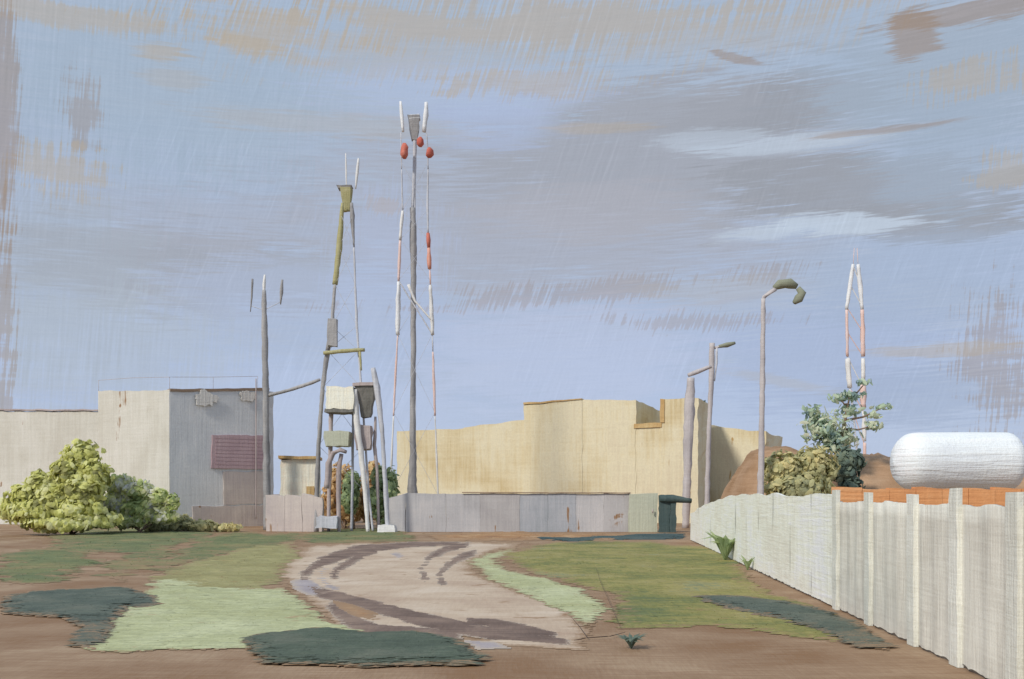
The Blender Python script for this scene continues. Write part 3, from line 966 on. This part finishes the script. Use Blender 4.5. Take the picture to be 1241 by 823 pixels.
bar('leg', [B(426, Yh + 0.6), Q(427, 590, 0.6), Q(428, 500, 0.6)], 0.07, M['palesteel'], hs, px)
block('drum', Q(410, 541), (1.15, 1.0, 0.66), M['palegreen'], hs, px, rag=2.0, taper=0.9, n=(5, 3, 3))
bar('arched_pipe', [Q(396, 592, -0.7), Q(398, 562, -0.7), Q(404, 549, -0.7), Q(412, 545, -0.7), Q(420, 548, -0.7)], [0.13, 0.14, 0.13, 0.11, 0.08], M['mauve'], hs, px)
bar('arched_pipe', [B(411, Yh - 0.5), Q(410, 590, -0.5), Q(411, 565, -0.5), Q(414, 550, -0.5)], [0.1, 0.12, 0.14, 0.1], M['mauve'], hs, px)
block('motor_box', Q(441, 545), (0.72, 0.8, 1.05), M['mauve'], hs, px, rag=2.0, taper=0.9, n=(4, 3, 4))
block('footing', Q(398, 640, -0.4), (0.9, 0.9, 0.5), M['palesteel'], hs, px, rag=2.5)
cv = thing('conveyor_pipe', B(470, 44), 'pale slanting pipe standing right of the dark hopper', 'pipe')
Q = lambda x, y, dy=0.0: P(x, y, 44.0 + dy)
bar('pipe', [Q(452, 446), Q(457, 470), Q(463, 520), Q(466, 570), Q(468, 606), B(470, 44.0)], [0.13, 0.16, 0.11, 0.10, 0.13, 0.10], M['palesteel'], cv, px)
block('foot', B(469, 44.0), (0.7, 0.6, 0.35), M['offwhite'], cv, px, rag=1.5, taper=1.2)

# ------------------------------------------------------------------ red and white telecom mast
px = 0.0433
Y3 = 52.0
tm = thing('telecom_mast', B(502, Y3), 'tallest grey mast with red and white banded legs and red drums near its top', 'mast')
Q = lambda x, y, dy=0.0: P(x, y, Y3 + dy)
bar('central_pole', [B(500, Y3), Q(500, 592), Q(500.5, 545), Q(500, 490), Q(501, 420), Q(501, 330), Q(501, 290), Q(500, 252)],
    [0.26, 0.26, 0.20, 0.16, 0.16, 0.17, 0.21, 0.17], M['steel'], tm, px)
bar('upper_pole', [Q(500, 254), Q(502, 210), Q(503, 168)], [0.09, 0.11, 0.12], M['palesteel'], tm, px)
v1 = block('head', Q(502, 170), (0.62, 0.5, 1.25), M['steel'], tm, px, rag=1.6, taper=0.5, n=(4, 3, 5))
block('cap', Q(503, 145), (0.45, 0.4, 0.22), M['whitepaint'], tm, px, rag=1.5, taper=1.2)
LX = [(486, 160), (486.5, 196), (488, 255), (485, 290), (483, 340), (482, 405), (477, 500), (473, 600), (472, 630)]
RX = [(517, 160), (519, 196), (518, 255), (519, 290), (521.5, 340), (524, 405), (527, 500), (531, 600), (532, 630)]


def lerp_x(T, y):
    for (xa, ya), (xb, yb) in zip(T[:-1], T[1:]):
        if ya <= y <= yb:
            return xa + (xb - xa) * (y - ya) / (yb - ya)
    return T[-1][0]


for T, bands, dy in [(LX, [(160, 205, 'palesteel', .035), (205, 255, 'palesteel', .05), (255, 291, 'offwhite', .10), (291, 341, 'pink', .085), (341, 406, 'whitepaint', .14),
                           (406, 504, 'pink', .06), (504, 628, 'offwhite', .06)], -0.5),
                     (RX, [(160, 205, 'palesteel', .04), (205, 282, 'palesteel', .06), (282, 300, 'red', .12), (300, 326, 'coral', .13), (326, 345, 'pink', .05), (345, 406, 'offwhite', .12),
                           (406, 426, 'palesteel', .04), (426, 504, 'pink', .07), (504, 628, 'offwhite', .05)], -0.5)]:
    for y0, y1, mt, r in bands:
        ym = (y0 + y1) / 2
        bar('leg_section', [Q(lerp_x(T, y0 + .6), y0 + .6, dy), Q(lerp_x(T, ym), ym, dy), Q(lerp_x(T, y1), y1, dy)], [r * .75, r * 1.1, r * .8], M[mt], tm, px, lump=.22)
bar('leg_section', [B(503, Y3 + 1.0), Q(503, 400, .8), Q(503, 200, .5)], [.06, .05, .04], M['palesteel'], tm, px)
yy = [196, 255, 290, 340, 405, 500, 600]
for i in range(len(yy) - 1):
    a, b = yy[i], yy[i + 1]
    bar('brace', [Q(lerp_x(LX, a), a, -.5), Q(lerp_x(RX, b), b, -.5)], 0.010 if i != 3 else .04, M['palesteel'], tm, px, sides=5)
    bar('brace', [Q(lerp_x(RX, a), a, -.48), Q(lerp_x(LX, b), b, -.48)], 0.010, M['palesteel'], tm, px, sides=5)
bar('brace', [Q(495, 345, -.55), Q(503, 365, -.55), Q(524, 389, -.55)], [.10, .06, .05], M['offwhite'], tm, px)
bar('panel_antenna', [Q(485.5, 123, -.5), Q(487, 140, -.5), Q(488.5, 160, -.5)], [.07, .11, .07], M['whitepaint'], tm, px)
bar('panel_antenna', [Q(516.5, 124, -.5), Q(516, 140, -.5), Q(514, 160, -.5)], [.10, .15, .12], M['whitepaint'], tm, px)


def drum(name, c, r, hgt, mat, parent):
    v, f = tube([c - Vector((0, 0, hgt / 2)), c - Vector((0, 0, hgt / 4)), c + Vector((0, 0, hgt / 4)), c + Vector((0, 0, hgt / 2))], [r * .45, r, r * .95, r * .4], 0.05, sides=12, lump=.2, step=2)
    return mk(name, v, f, mat, parent, smooth=True)


drum('drum', Q(490, 183, -.6), .23, .80, M['red'], tm)
drum('drum', Q(509.5, 172, -.6), .20, .50, M['red'], tm)
drum('drum', Q(520.5, 185, -.6), .22, .52, M['red'], tm)

# ------------------------------------------------------------------ yellow building
px = 0.05
yA, yB = Vector((-7.39, 64, 0)), Vector((10.37, 58, 0))
yd = (yB - yA).normalized()
yn = Vector((yd.y, -yd.x, 0))
yb = thing('yellow_hall', (yA + yB) / 2, 'long ochre yellow hall with a stepped and notched roofline', 'building')
fx = lambda x: along(yA, yd, x)


def yblock(name, xa, xb, ya, yb_, mat, push=0.0, depth=9.0, z0=0.0, rag=1.6):
    a, b = fx(xa), fx(xb)
    return slab(name, a, b, depth, zat(a, ya), zat(b, yb_), mat, yb, px, push=push, z0=z0, rag=rag)


yblock('wing', 481, 562, 523, 519, M['yellow'], 0.0)
yblock('wing', 562, 640, 518.5, 508, M['yellow'], 0.03)
yblock('main_block', 635, 706, 491, 484.5, M['yellow'], 0.10, depth=8.6)
yblock('main_block', 706, 771, 484.5, 485, M['yellow'], 0.07, depth=8.6)
yblock('notch_wall', 769, 802, 516, 516, M['yellow'], 0.04, depth=8.3)
yblock('stair_turret', 801, 846, 484, 482, M['yellow'], 0.08, depth=5.0)
a, b = fx(635), fx(706)
slab('roof_edge', a, b, 0.4, zat(a, 488), zat(b, 483.2), M['ochre'], yb, px, z0=(zat(a, 490.5), zat(b, 484.4)), push=0.16, rag=1.0)
a, b = fx(769), fx(803)
slab('stained_lintel', a, b, 0.2, zat(a, 513.5), zat(b, 513.5), M['ochre'], yb, px, z0=(zat(a, 519), zat(b, 519)), push=0.12, rag=1.6)
a, b = fx(801), fx(806)
slab('stained_pilaster', a, b, 0.2, zat(a, 484), zat(b, 484), M['ochre'], yb, px, z0=(zat(a, 513), zat(b, 513)), push=0.14, rag=1.6)
a, b = B(838, 64.5), B(928, 62.5)
slab('low_annex', a, b, 6, zat(a, 513), zat(b, 524), M['yellow'], yb, px, rag=2.4)
a = B(850, 61.5)
block('vent_stack', (a.x, a.y, zat(a, 513)), (0.42, 0.5, 1.4), M['darkgreen'], yb, px, rag=1.6)

# ------------------------------------------------------------------ grey front wall
px = 0.037
gw = thing('boundary_wall', B(630, 45), 'long grey concrete wall of upright panels below the yellow hall', 'wall')
xs = [492, 540, 582, 630, 664, 698, 732, 764]
ms_ = ['concrete', 'concrete', 'concrete3', 'concrete2', 'concrete2', 'concrete', 'concrete3']
for i in range(7):
    a, b = B(xs[i], 45 + 0.015 * (i % 2)), B(xs[i + 1] - 0.15, 45 + 0.015 * (i % 2))
    slab('wall_panel', a, b, 0.22, zat(a, 598 + (0.8 if i % 2 else 0)), zat(b, 598.5), M[ms_[i]], gw, px, rag=1.0)
a, b = B(470, 45), B(491.6, 45)
slab('ramp_panel', a, b, 0.22, zat(a, 604), zat(b, 598.5), M['concrete'], gw, px, rag=1.8)
a, b = B(560, 44.98), B(764, 44.98)
slab('coping', a, b, 0.3, zat(a, 596.4), zat(b, 596.8), M['browntrim'], gw, px, z0=(zat(a, 597.6), zat(b, 598)), push=0.06, rag=0.5)
dg = thing('door_panel', B(780, 44.9), 'pale green upright panel at the right end of the grey wall', 'door')
a, b = B(762.5, 44.8), B(797, 44.8)
slab('leaf', a, b, 0.12, zat(a, 599), zat(b, 598), M['palegreen'], dg, px, rag=1.4)
bar('handle', [P(791, 617, 44.65), P(791, 622, 44.65)], 0.035, M['mauve'], dg, px)
gf_ = thing('gate_frame', B(812, 44.5), 'dark green gate frame with a short top arm right of the pale green panel', 'gate')
block('post', B(805, 44.5), (0.46, 0.35, zat(B(805, 44.5), 600)), M['darkgreen'], gf_, px, rag=1.6, n=(3, 2, 8))
bar('arm', [P(800, 604, 44.3), P(815, 605, 44.3), P(838, 607, 44.3)], [.16, .2, .13], M['darkgreen'], gf_, px)
block('leg', B(815.5, 44.4), (0.26, 0.25, zat(B(815, 44.4), 609)), M['darkgreen'], gf_, px, rag=1.4, n=(2, 2, 8))

# ------------------------------------------------------------------ street lamps
px = 0.042
pl = thing('concrete_pylon', B(834, 50), 'thick mauve grey pylon at the right corner of the yellow hall', 'pylon')
Q = lambda x, y, dy=0.0: P(x, y, 50.0 + dy)
bar('shaft', [B(831, 50), Q(832, 600), Q(833.5, 540), Q(836, 490), Q(837, 458)], [.22, .24, .27, .30, .22], M['lampgrey'], pl, px)
bar('arm', [Q(834, 455), Q(845, 450.5), Q(862, 444)], [.11, .13, .10], M['lampgrey'], pl, px)
l2 = thing('street_lamp', B(858, 54), 'thin straight lamp post between the thick pylon and the tall curved lamp', 'street lamp', 'lamp posts by the fence')
Q = lambda x, y, dy=0.0: P(x, y, 54.0 + dy)
bar('post', [B(856.5, 54), Q(857, 600), Q(859, 530), Q(861.5, 470), Q(863, 416)], [.16, .16, .14, .16, .17], M['lampgrey'], l2, 0.045)
bar('arm', [Q(864, 422), Q(872, 420), Q(880, 418.5)], [.08, .08, .07], M['lampgrey'], l2, 0.045)
bar('lamp_head', [Q(871, 420), Q(881, 418), Q(891, 415.5)], [.09, .15, .08], M['lampolive'], l2, 0.045)
bar('hanging_cable', [Q(868.5, 421), Q(868.5, 440), Q(866, 462)], [.07, .07, .04], M['palesteel'], l2, 0.045)
l3 = thing('street_lamp', B(922, 40), 'tall lamp post with a curved neck and drooping olive head', 'street lamp', 'lamp posts by the fence')
Q = lambda x, y, dy=0.0: P(x, y, 40.0 + dy)
bar('post', [B(921, 40), Q(922, 585), Q(923.5, 500), Q(924.5, 420), Q(925, 362)], [.16, .15, .13, .11, .10], M['lampgrey'], l3, 0.033)
bar('neck', [Q(925, 365), Q(926, 360), Q(932, 355), Q(940, 350)], [.09, .09, .09, .1], M['lampgrey'], l3, 0.033)
lh = bar('lamp_head', [Q(938, 349), Q(945, 344.5), Q(957, 343), Q(966, 347)], [.12, .2, .24, .14], M['lampolive'], l3, 0.033)
bar('lamp_bowl', [Q(967, 349), Q(972, 355), Q(968, 362), Q(962, 367)], [.12, .18, .2, .1], M['lampolive'], lh, 0.033)

# ------------------------------------------------------------------ far red and white mast
px = 0.06
Yf = 72.0
fm = thing('telecom_mast', B(1040, Yf), 'distant thin red and white banded mast rising behind the small ragged tree', 'mast')
Q = lambda x, y, dy=0.0: P(x, y, Yf + dy)
LF = [(1036, 290), (1034, 322), (1026, 372), (1027, 432), (1030, 470), (1040, 540), (1040, 600), (1040, 627)]
RF = [(1038, 290), (1040, 322), (1045, 372), (1046, 432), (1046, 470), (1048, 540), (1048, 600), (1048, 627)]
for T, bands, dy in [(LF, [(300, 320, 'pink', .025), (320, 375, 'whitepaint', .17), (375, 432, 'pink', .14), (434, 470, 'offwhite', .22), (470, 500, 'palesteel', .1), (500, 627, 'palesteel', .08)], 0),
                     (RF, [(300, 320, 'pink', .025), (320, 375, 'whitepaint', .19), (375, 432, 'pink', .2), (434, 462, 'offwhite', .18), (464, 494, 'pink', .28), (498, 535, 'offwhite', .18), (536, 627, 'pink', .16)], 0)]:
    for y0, y1, mt, r in bands:
        ym = (y0 + y1) / 2
        bar('leg_section', [Q(lerp_x(T, y0 + .5), y0 + .5, dy), Q(lerp_x(T, ym), ym, dy), Q(lerp_x(T, y1), y1, dy)], [r * .8, r * 1.0, r * .75], M[mt], fm, px, lump=.25)
yy = [322, 345, 372, 402, 432, 470, 500, 540]
for i in range(len(yy) - 1):
    a, b = yy[i], yy[i + 1]
    mt = 'offwhite' if b <= 372 or 432 <= a < 470 else 'pink'
    bar('brace', [Q(lerp_x(LF, a), a), Q(lerp_x(RF, b), b)], .04, M[mt], fm, px, sides=5)

# ------------------------------------------------------------------ earth bank at the right
V, Fc = [], []
crest = [(862, 604), (882, 590), (898, 566), (912, 545), (932, 540), (955, 542), (985, 550), (1030, 550), (1060, 548), (1090, 556), (1130, 568), (1200, 575), (1300, 578), (1420, 584)]
Yb = 47.0
rows = 12


def crest_y(x):
    for (xa, ya), (xb, yb2) in zip(crest[:-1], crest[1:]):
        if xa <= x <= xb:
            return ya + (yb2 - ya) * (x - xa) / (xb - xa)
    return 604


cols_ = [862 + 6 * i for i in range(92)]
for j in range(rows * 2 + 1):
    t = j / rows
    prof = math.sin(min(t, 2 - t) * math.pi / 2) ** 0.8
    for x in cols_:
        p = B(x, Yb + (t - 1) * 5.0)
        edge = min(1, (x - 862) / 30.0)
        hgt = max(0.0, zat(B(x, Yb), crest_y(x))) * edge ** 0.7
        p.x = (x - CX) * Yb / F
        p.z = -0.05 + hgt * prof + (0.30 * noise.noise(p * 0.8) + 0.16 * noise.noise(p * 2.3)) * prof * edge
        V.append(p)
n_ = len(cols_)
for j in range(rows * 2):
    for i in range(n_ - 1):
        Fc.append((j * n_ + i, j * n_ + i + 1, (j + 1) * n_ + i + 1, (j + 1) * n_ + i))
bank = mk('earth_bank', V, Fc, M['bank'], None, smooth=True)
tag(bank, kind='structure')

# ------------------------------------------------------------------ storage tank
Yk = 28.0
kx0, kx1 = 1082, 1236
tk = thing('storage_tank', B((kx0 + kx1) / 2, Yk), 'big white rounded tank lying behind the fence at the right edge', 'tank')
cz = zat(B(1160, Yk), 560)
x0w, x1w = (kx0 - CX) * Yk / F, (kx1 - CX) * Yk / F
R = 36 * Yk / F
V, Fc = [], []
prof = []
nseg = 36
for i in range(nseg + 1):
    t = i / nseg
    x = x0w + (x1w - x0w) * t
    e = min(t, 1 - t) * (x1w - x0w)
    cap = 0.75 if t < .5 else 0.45
    r = R * (1.0 if e > cap else max(0.0, 1 - (1 - e / cap) ** 2.3) ** (1 / 2.3))
    prof.append((x, r))
sides = 40
for i, (x, r) in enumerate(prof):
    for s in range(sides):
        th = 2 * math.pi * s / sides
        rr = r * (1 + 0.018 * noise.noise(Vector((x * .5, s * 0.9, 2.0))) + 0.012 * noise.noise(Vector((x * 2.5, th * 9, 5.0))))
        V.append(Vector((x, Yk + math.cos(th) * rr, cz + math.sin(th) * rr)))
for i in range(nseg):
    for s in range(sides):
        s2 = (s + 1) % sides
        Fc.append((i * sides + s, i * sides + s2, (i + 1) * sides + s2, (i + 1) * sides + s))
mk('shell', V, Fc, M['tankwhite'], tk, smooth=True)
for x in (1120, 1205):
    slab('saddle', B(x - 9, Yk - 0.35), B(x + 9, Yk - 0.35), 0.7, cz - R * 0.7, cz - R * 0.7, M['concrete'], tk, 0.023)

# ------------------------------------------------------------------ terracotta wall behind the fence
tw = thing('terracotta_wall', B(1125, 18), 'low terracotta wall showing above the near fence panels', 'wall')
xs = [1012, 1045, 1078, 1110, 1142, 1174, 1206, 1238, 1270]
for i in range(len(xs) - 1):
    a, b = B(xs[i], 18.0), B(xs[i + 1] - 0.5, 18.0)
    slab('wall_panel', a, b, 0.2, zat(a, 590 + (i * 5 % 3) * 1.2), zat(b, 591 + (i * 3 % 4) * 0.8), M['terracotta'], tw, 0.015, rag=1.2, push=0.01 * (i % 2))

# ------------------------------------------------------------------ fence
fs, fe = Vector((6.66, 37.0, 0)), Vector((4.08, 4.6, 0))
fd = (fe - fs).normalized()
fn = Vector((fd.y, -fd.x, 0))          # towards the lawn
if fn.x > 0:
    fn = -fn
fence = thing('boundary_fence', fs, 'long whitewashed ribbed fence receding along the right side of the lawn', 'fence')
pyc = [10.05 + 0.0]
# posts at the distances read from the picture, then a steady step
ydist = [10.05, 11.4, 13.2]
k = 10.05
while k > 5.6:
    k -= 1.4
    ydist.insert(0, k)
k = 13.2
while k < 34.5:
    k += 1.75
    ydist.append(k)
ydist.append(36.9)
ydist = sorted(ydist)


def fpt(Y):
    return fs + fd * ((Y - fs.y) / fd.y)


for i in range(len(ydist) - 1):
    gap = 0.02 if ydist[i] < 14.5 else 0.0005
    Y0, Y1 = ydist[i] + gap, ydist[i + 1] - gap
    a, b = fpt(Y0), fpt(Y1)
    far = Y0 > 14.5
    L = (b - a).length
    d = (b - a).normalized()
    nrib = 40 if not far else 26
    hz = 1.63 if not far else 1.72
    nz = 9
    V, Fc = [], []
    for r in range(nrib + 1):
        t = r / nrib
        # uneven upright boards pressed in the sheet
        off = 0.010 * math.sin(t * L * 2 * math.pi / 0.45) + 0.018 * noise.noise(Vector((t * L * 3.0, Y0, 1.0)))
        if far:
            off *= 0.1
        base = a + d * (t * L) + fn * off
        top = hz + 0.035 * (noise.noise(Vector((t * L * 2.3, Y0 * 1.7, 4.0))) if not far else 2.4 * noise.noise(Vector(((Y0 + t * L) * 0.7, 1.7, 4.0)))) + (0.008 if far else 0.012) * noise.noise(Vector((t * L * 9, Y0, 9.0)))
        if Y0 > 20:
            top -= 0.72 * max(0, (Y0 + t * L - 24.5) / 12.3) ** 1.6
        low = 0.02 + 0.05 * abs(noise.noise(Vector((t * L * 4, Y0, 7.0))))
        for q in range(nz + 1):
            z = low + (top - low) * q / nz
            V.append(Vector((base.x, base.y, z)) + fn * (0.008 * noise.noise(Vector((t * L * 6, z * 2.0, Y0)))))
        for q in range(nz + 1):
            z = low + (top - low) * q / nz
            V.append(Vector((base.x, base.y, z)) - fn * 0.05)
    m1 = nz + 1
    m2 = 2 * m1
    for r in range(nrib):
        for q in range(nz):
            o0, o1 = r * m2 + q, (r + 1) * m2 + q
            Fc.append((o0, o1, o1 + 1, o0 + 1))
            Fc.append((o1 + m1, o0 + m1, o0 + m1 + 1, o1 + m1 + 1))
        o0, o1 = r * m2 + nz, (r + 1) * m2 + nz
        Fc.append((o0, o1, o1 + m1, o0 + m1))
    for r in ((0, nrib) if not far or i == len(ydist) - 2 else ()):
        for q in range(nz):
            o0 = r * m2 + q
            Fc.append((o0, o0 + 1, o0 + m1 + 1, o0 + m1))
    mk('panel', V, Fc, M['fencefar' if far else 'fence'], fence, smooth=not far)
for i, Y in enumerate(ydist):
    p = fpt(Y)
    far = Y > 15.2
    w = 0.115 if not far else 0.05
    hgt = {0: 1.76, 1: 1.80, 2: 1.74}[i % 3] if not far else 1.50 - 0.72 * max(0, (Y - 24.5) / 12.3) ** 1.6
    f_ = 0.03 if not far else 0.035
    cs = []
    for z in (0.0, hgt):
        for s, q in ((-1, 1), (1, 1), (1, -1), (-1, -1)):
            cs.append(p + fd * (s * w) + fn * (q * f_ + (0.01 if not far else -0.075)) + Vector((0, 0, z)))
    v, f = gridbox(cs, (3, 2, 14), 0.012, 3.0)
    mk('post', v, f, M['post' if not far else 'fencefar'], fence)


# ------------------------------------------------------------------ plants
def leaves(blobs, n, size, flat=0.5, up=0.0, stroke=2.2, hollow=0.35):
    """leaf-sized curved dabs filling a set of ellipsoids (cx,cy,cz,rx,ry,rz)"""
    V, Fc = [], []
    vol = [b[3] * b[4] * b[5] for b in blobs]
    vol = [v ** 0.8 for v in vol]
    tot = sum(vol)
    for b, w in zip(blobs, vol):
        c, r = Vector(b[:3]), Vector(b[3:6])
        for _ in range(max(6, int(n * w / tot))):
            d = Vector((random.gauss(0, 1), random.gauss(0, 1), random.gauss(0, 1))).normalized()
            rad = 1 - (1 - random.random() ** 0.5) * hollow
            rad *= 1 + 0.5 * noise.noise(d * 2.3 + c)
            p = c + Vector((d.x * r.x, d.y * r.y, d.z * r.z)) * rad
            nrm = (d + Vector((random.gauss(0, .42), random.gauss(0, .42), random.gauss(0, .42) + .1))).normalized()
            t = nrm.cross(Vector((random.gauss(0, .6), random.gauss(0, .6), 1.0 + up))).normalized()
            bt = nrm.cross(t)
            if random.random() < 0.5:
                t, bt = bt, t
            s = size * random.uniform(0.55, 1.25)
            a, b2 = t * s * stroke / 2, bt * s / 2
            o = len(V)
            V += [p - a * .9, p - a * .55 - b2, p + a * .5 - b2, p + a * .95 - nrm * s * .1, p + a * .55 + b2, p - a * .5 + b2, p + nrm * s * .16]
            Fc += [(o, o + 1, o + 6), (o + 1, o + 2, o + 6), (o + 2, o + 3, o + 6), (o + 3, o + 4, o + 6), (o + 4, o + 5, o + 6), (o + 5, o, o + 6)]
    return V, Fc


def shrub(name, base, blobs, mat, n, size, label, cat='bush', stems=5, group=None, **kw):
    t = thing(name, base, label, cat, group)
    bw = [(base[0] + b[0], base[1] + b[1], b[2], b[3], b[4], b[5]) for b in blobs]
    v, f = leaves(bw, n, size, **kw)
    v = [Vector((p.x, p.y, max(p.z, 0.01))) for p in v]
    mk('crown', v, f, mat, t)
    for k in range(stems):
        b = random.choice(bw)
        bar('stem', [Vector(base) + Vector((random.uniform(-.15, .15), random.uniform(-.15, .15), 0)), (Vector(base) + Vector(b[:3])) / 2 + Vector((random.uniform(-.1, .1), 0, 0)), Vector(b[:3])],
            [size * .35, size * .22, size * .08], M['bark'], t, 0.02, sides=5)
    return t


S = 31.0 / F
Yl = 42.0
b0 = B(85, Yl)


def bl(x, y, rx, ry, dy=0.0, Y=Yl, base=None):
    p = P(x, y, Y + dy)
    s = Y / F
    bb = base or b0
    return (p.x - bb.x, p.y - bb.y, p.z, rx * s, max(rx, ry) * s * .7, ry * s)


shrub('lime_bush', b0, [bl(100, 556, 22, 22), bl(84, 574, 22, 20, -.3), bl(114, 580, 20, 22, -.3), bl(98, 596, 28, 18, -.5), bl(50, 590, 20, 18, -.2), bl(30, 602, 20, 16, -.4), bl(66, 606, 26, 16, -.5),
                        bl(44, 620, 34, 14, -.6), bl(92, 618, 36, 14, -.6), bl(74, 634, 46, 10, -.7), bl(120, 630, 26, 10, -.5), bl(10, 618, 14, 14, -.3)],
      M['leaf_lime'], 7000, 0.19, 'large lime green bush in front of the cream wall', stroke=1.8, hollow=.6)
b1 = B(170, 43.5)
shrub('sage_bush', b1, [bl(146, 588, 16, 13, 0, 43.5, b1), bl(168, 594, 18, 11, 0, 43.5, b1), bl(190, 602, 16, 10, 0, 43.5, b1), bl(208, 608, 9, 9, 0, 43.5, b1), bl(142, 610, 22, 14, .2, 43.5, b1),
                        bl(172, 616, 28, 12, .2, 43.5, b1), bl(150, 630, 30, 9, .2, 43.5, b1), bl(196, 626, 20, 8, .2, 43.5, b1)],
      M['leaf_pale'], 3600, 0.17, 'low pale green bush beside the lime bush below the cream corner', stroke=2.2, hollow=.6)
b9 = B(225, 45)
shrub('scrub', b9, [bl(190, 636, 20, 8, 0, 45, b9), bl(218, 634, 18, 10, .2, 45, b9), bl(246, 638, 20, 7, 0, 45, b9), bl(276, 640, 18, 5, .2, 45, b9)],
      M['leaf_olive'], 1400, 0.15, 'low olive scrub along the foot of the grey block', stroke=2.2, hollow=.7)
b2 = B(418, 48.5)
shrub('shrub', b2, [bl(414, 585, 16, 22, 0, 48.5, b2), bl(404, 605, 14, 20, 0, 48.5, b2), bl(424, 610, 14, 22, 0, 48.5, b2)], M['leaf_ochre'], 1200, 0.17, 'ochre shrub growing between the legs of the lattice tower')
b3 = B(426, 47.4)
shrub('shrub', b3, [bl(426, 588, 10, 16, 0, 47.4, b3), bl(424, 606, 10, 14, 0, 47.4, b3)], M['leaf_green'], 700, 0.16, 'green shrub in front of the ochre shrub under the tower')
b4 = B(460, 46.5)
shrub('shrub', b4, [bl(460, 582, 9, 18, 0, 46.5, b4), bl(474, 594, 8, 24, 0, 46.5, b4), bl(458, 606, 12, 20, 0, 46.5, b4), bl(470, 625, 14, 14, 0, 46.5, b4)], M['leaf_green'], 1100, 0.16,
      'narrow green shrub between the slanting pipe and the yellow hall')
b5 = B(450, 49)
shrub('shrub', b5, [bl(452, 580, 10, 20, 0, 49, b5), bl(446, 606, 14, 24, 0, 49, b5)], M['leaf_ochre'], 800, 0.17, 'ochre shrub behind the white legs of the hopper')
b6 = B(965, 41)
shrub('bank_bush', b6, [bl(950, 572, 26, 24, 0, 41, b6), bl(985, 568, 28, 26, .3, 41, b6), bl(965, 592, 40, 18, -.2, 41, b6)], M['leaf_olive'], 2600, 0.16, 'rounded olive bush on the brown bank beside the tall lamp')
b7 = B(1028, 42)
shrub('bank_bush', b7, [bl(1028, 558, 18, 13, 0, 42, b7), bl(1022, 572, 16, 12, 0, 42, b7), bl(1030, 590, 14, 14, 0, 42, b7)], M['leaf_dark'], 900, 0.17, 'dark bluish bush at the foot of the far mast')
# pine
Yp = 43.5
bp = B(1012, Yp)
pine = thing('small_tree', bp, 'small ragged tree in front of the far banded mast', 'tree')
clumps = [bl(1000, 520, 30, 20, 0, Yp, bp), bl(1018, 532, 26, 12, 0, Yp, bp), bl(985, 500, 14, 9, 0, Yp, bp), bl(1020, 482, 18, 6, .1, Yp, bp), bl(1036, 478, 12, 4, 0, Yp, bp),
          bl(1030, 497, 18, 7, 0, Yp, bp), bl(1070, 493, 13, 4, 0, Yp, bp), bl(1060, 503, 12, 4, 0, Yp, bp), bl(1058, 516, 14, 6, 0, Yp, bp), bl(1048, 464, 12, 3, 0, Yp, bp), bl(1010, 543, 22, 6, 0, Yp, bp)]
bw = [(bp.x + c[0], bp.y + c[1]) + tuple(c[2:]) for c in clumps]
v, f = leaves(bw, 1150, 0.12, stroke=3.2, hollow=0.9)
mk('crown', v, f, M['leaf_pine'], pine)
Q = lambda x, y, dy=0.0: P(x, y, Yp + dy)
bar('trunk', [bp, Q(1013, 580), Q(1017, 545), Q(1024, 510), Q(1030, 478)], [.16, .14, .11, .08, .04], M['bark'], pine, 0.036)
for x0_, y0_, x1_, y1_ in [(1017, 545, 1000, 522), (1020, 528, 985, 502), (1024, 510, 1068, 495), (1022, 520, 1058, 516), (1028, 490, 1018, 483), (1030, 480, 1048, 465)]:
    bar('branch', [Q(x0_, y0_), Q((x0_ + x1_) / 2, (y0_ + y1_) / 2 + 3), Q(x1_, y1_)], [.07, .05, .02], M['bark'], pine, 0.036, sides=5)

# small plants
g8 = B(879, 25.8)


def tuft(name, base, n, h, mat, label, spread=0.9):
    t = thing(name, base, label, 'plant')
    for k in range(n):
        a = 2 * math.pi * k / n + random.uniform(-.3, .3)
        L = h * random.uniform(.7, 1.1)
        d = Vector((math.cos(a), math.sin(a), 0)) * spread
        p0 = Vector(base) + Vector((0, 0, .0))
        p1 = p0 + d * L * .35 + Vector((0, 0, L * .65))
        p2 = p0 + d * L * .8 + Vector((0, 0, L * random.uniform(.55, 1.0)))
        s = Vector((-d.y, d.x, 0)).normalized() * h * .12
        V = [p0 - s * .4, p0 + s * .4, p1 + s, p1 - s, p2, p1 + Vector((0, 0, h * .05))]
        mk('blade', V, [(0, 1, 5), (1, 2, 5), (2, 4, 5), (4, 3, 5), (3, 0, 5)], mat, t)
    return t


tuft('leafy_plant', g8, 17, 0.85, M['leaf_green'], 'small spiky green plant against the white fence end')
tuft('leafy_plant', G(765, 786), 26, 0.19, M['leaf_dark'], 'lone dark teal tuft on the bare earth near the track', 1.3)
tuft('leafy_plant', B(906, 22.6), 9, 0.35, M['leaf_green'], 'tiny green sprig at the fence foot beside the spiky plant')
tw_ = thing('fallen_twig', G(735, 778), 'thin dark forked twig lying on the earth beside the teal tuft', 'twig')
gz = lambda x, y, z=.03: G(x, y) + Vector((0, 0, z))
bar('stem', [gz(696, 779), gz(712, 776), gz(740, 774), gz(758, 769)], [.003, .006, .006, .003], M['twig'], tw_, .01)
bar('branch', [gz(712, 776), gz(702, 762), gz(692, 750)], [.005, .005, .002], M['twig'], tw_, .01)
st_ = thing('dry_stalk', G(752, 764), 'long thin dry stalk lying across the lawn towards the wall', 'stalk')
bar('stem', [gz(752, 764), gz(742, 742, .05), gz(728, 710, .06), gz(722, 690, .06)], [.002, .003, .0035, .0025], M['twig'], st_, .01)
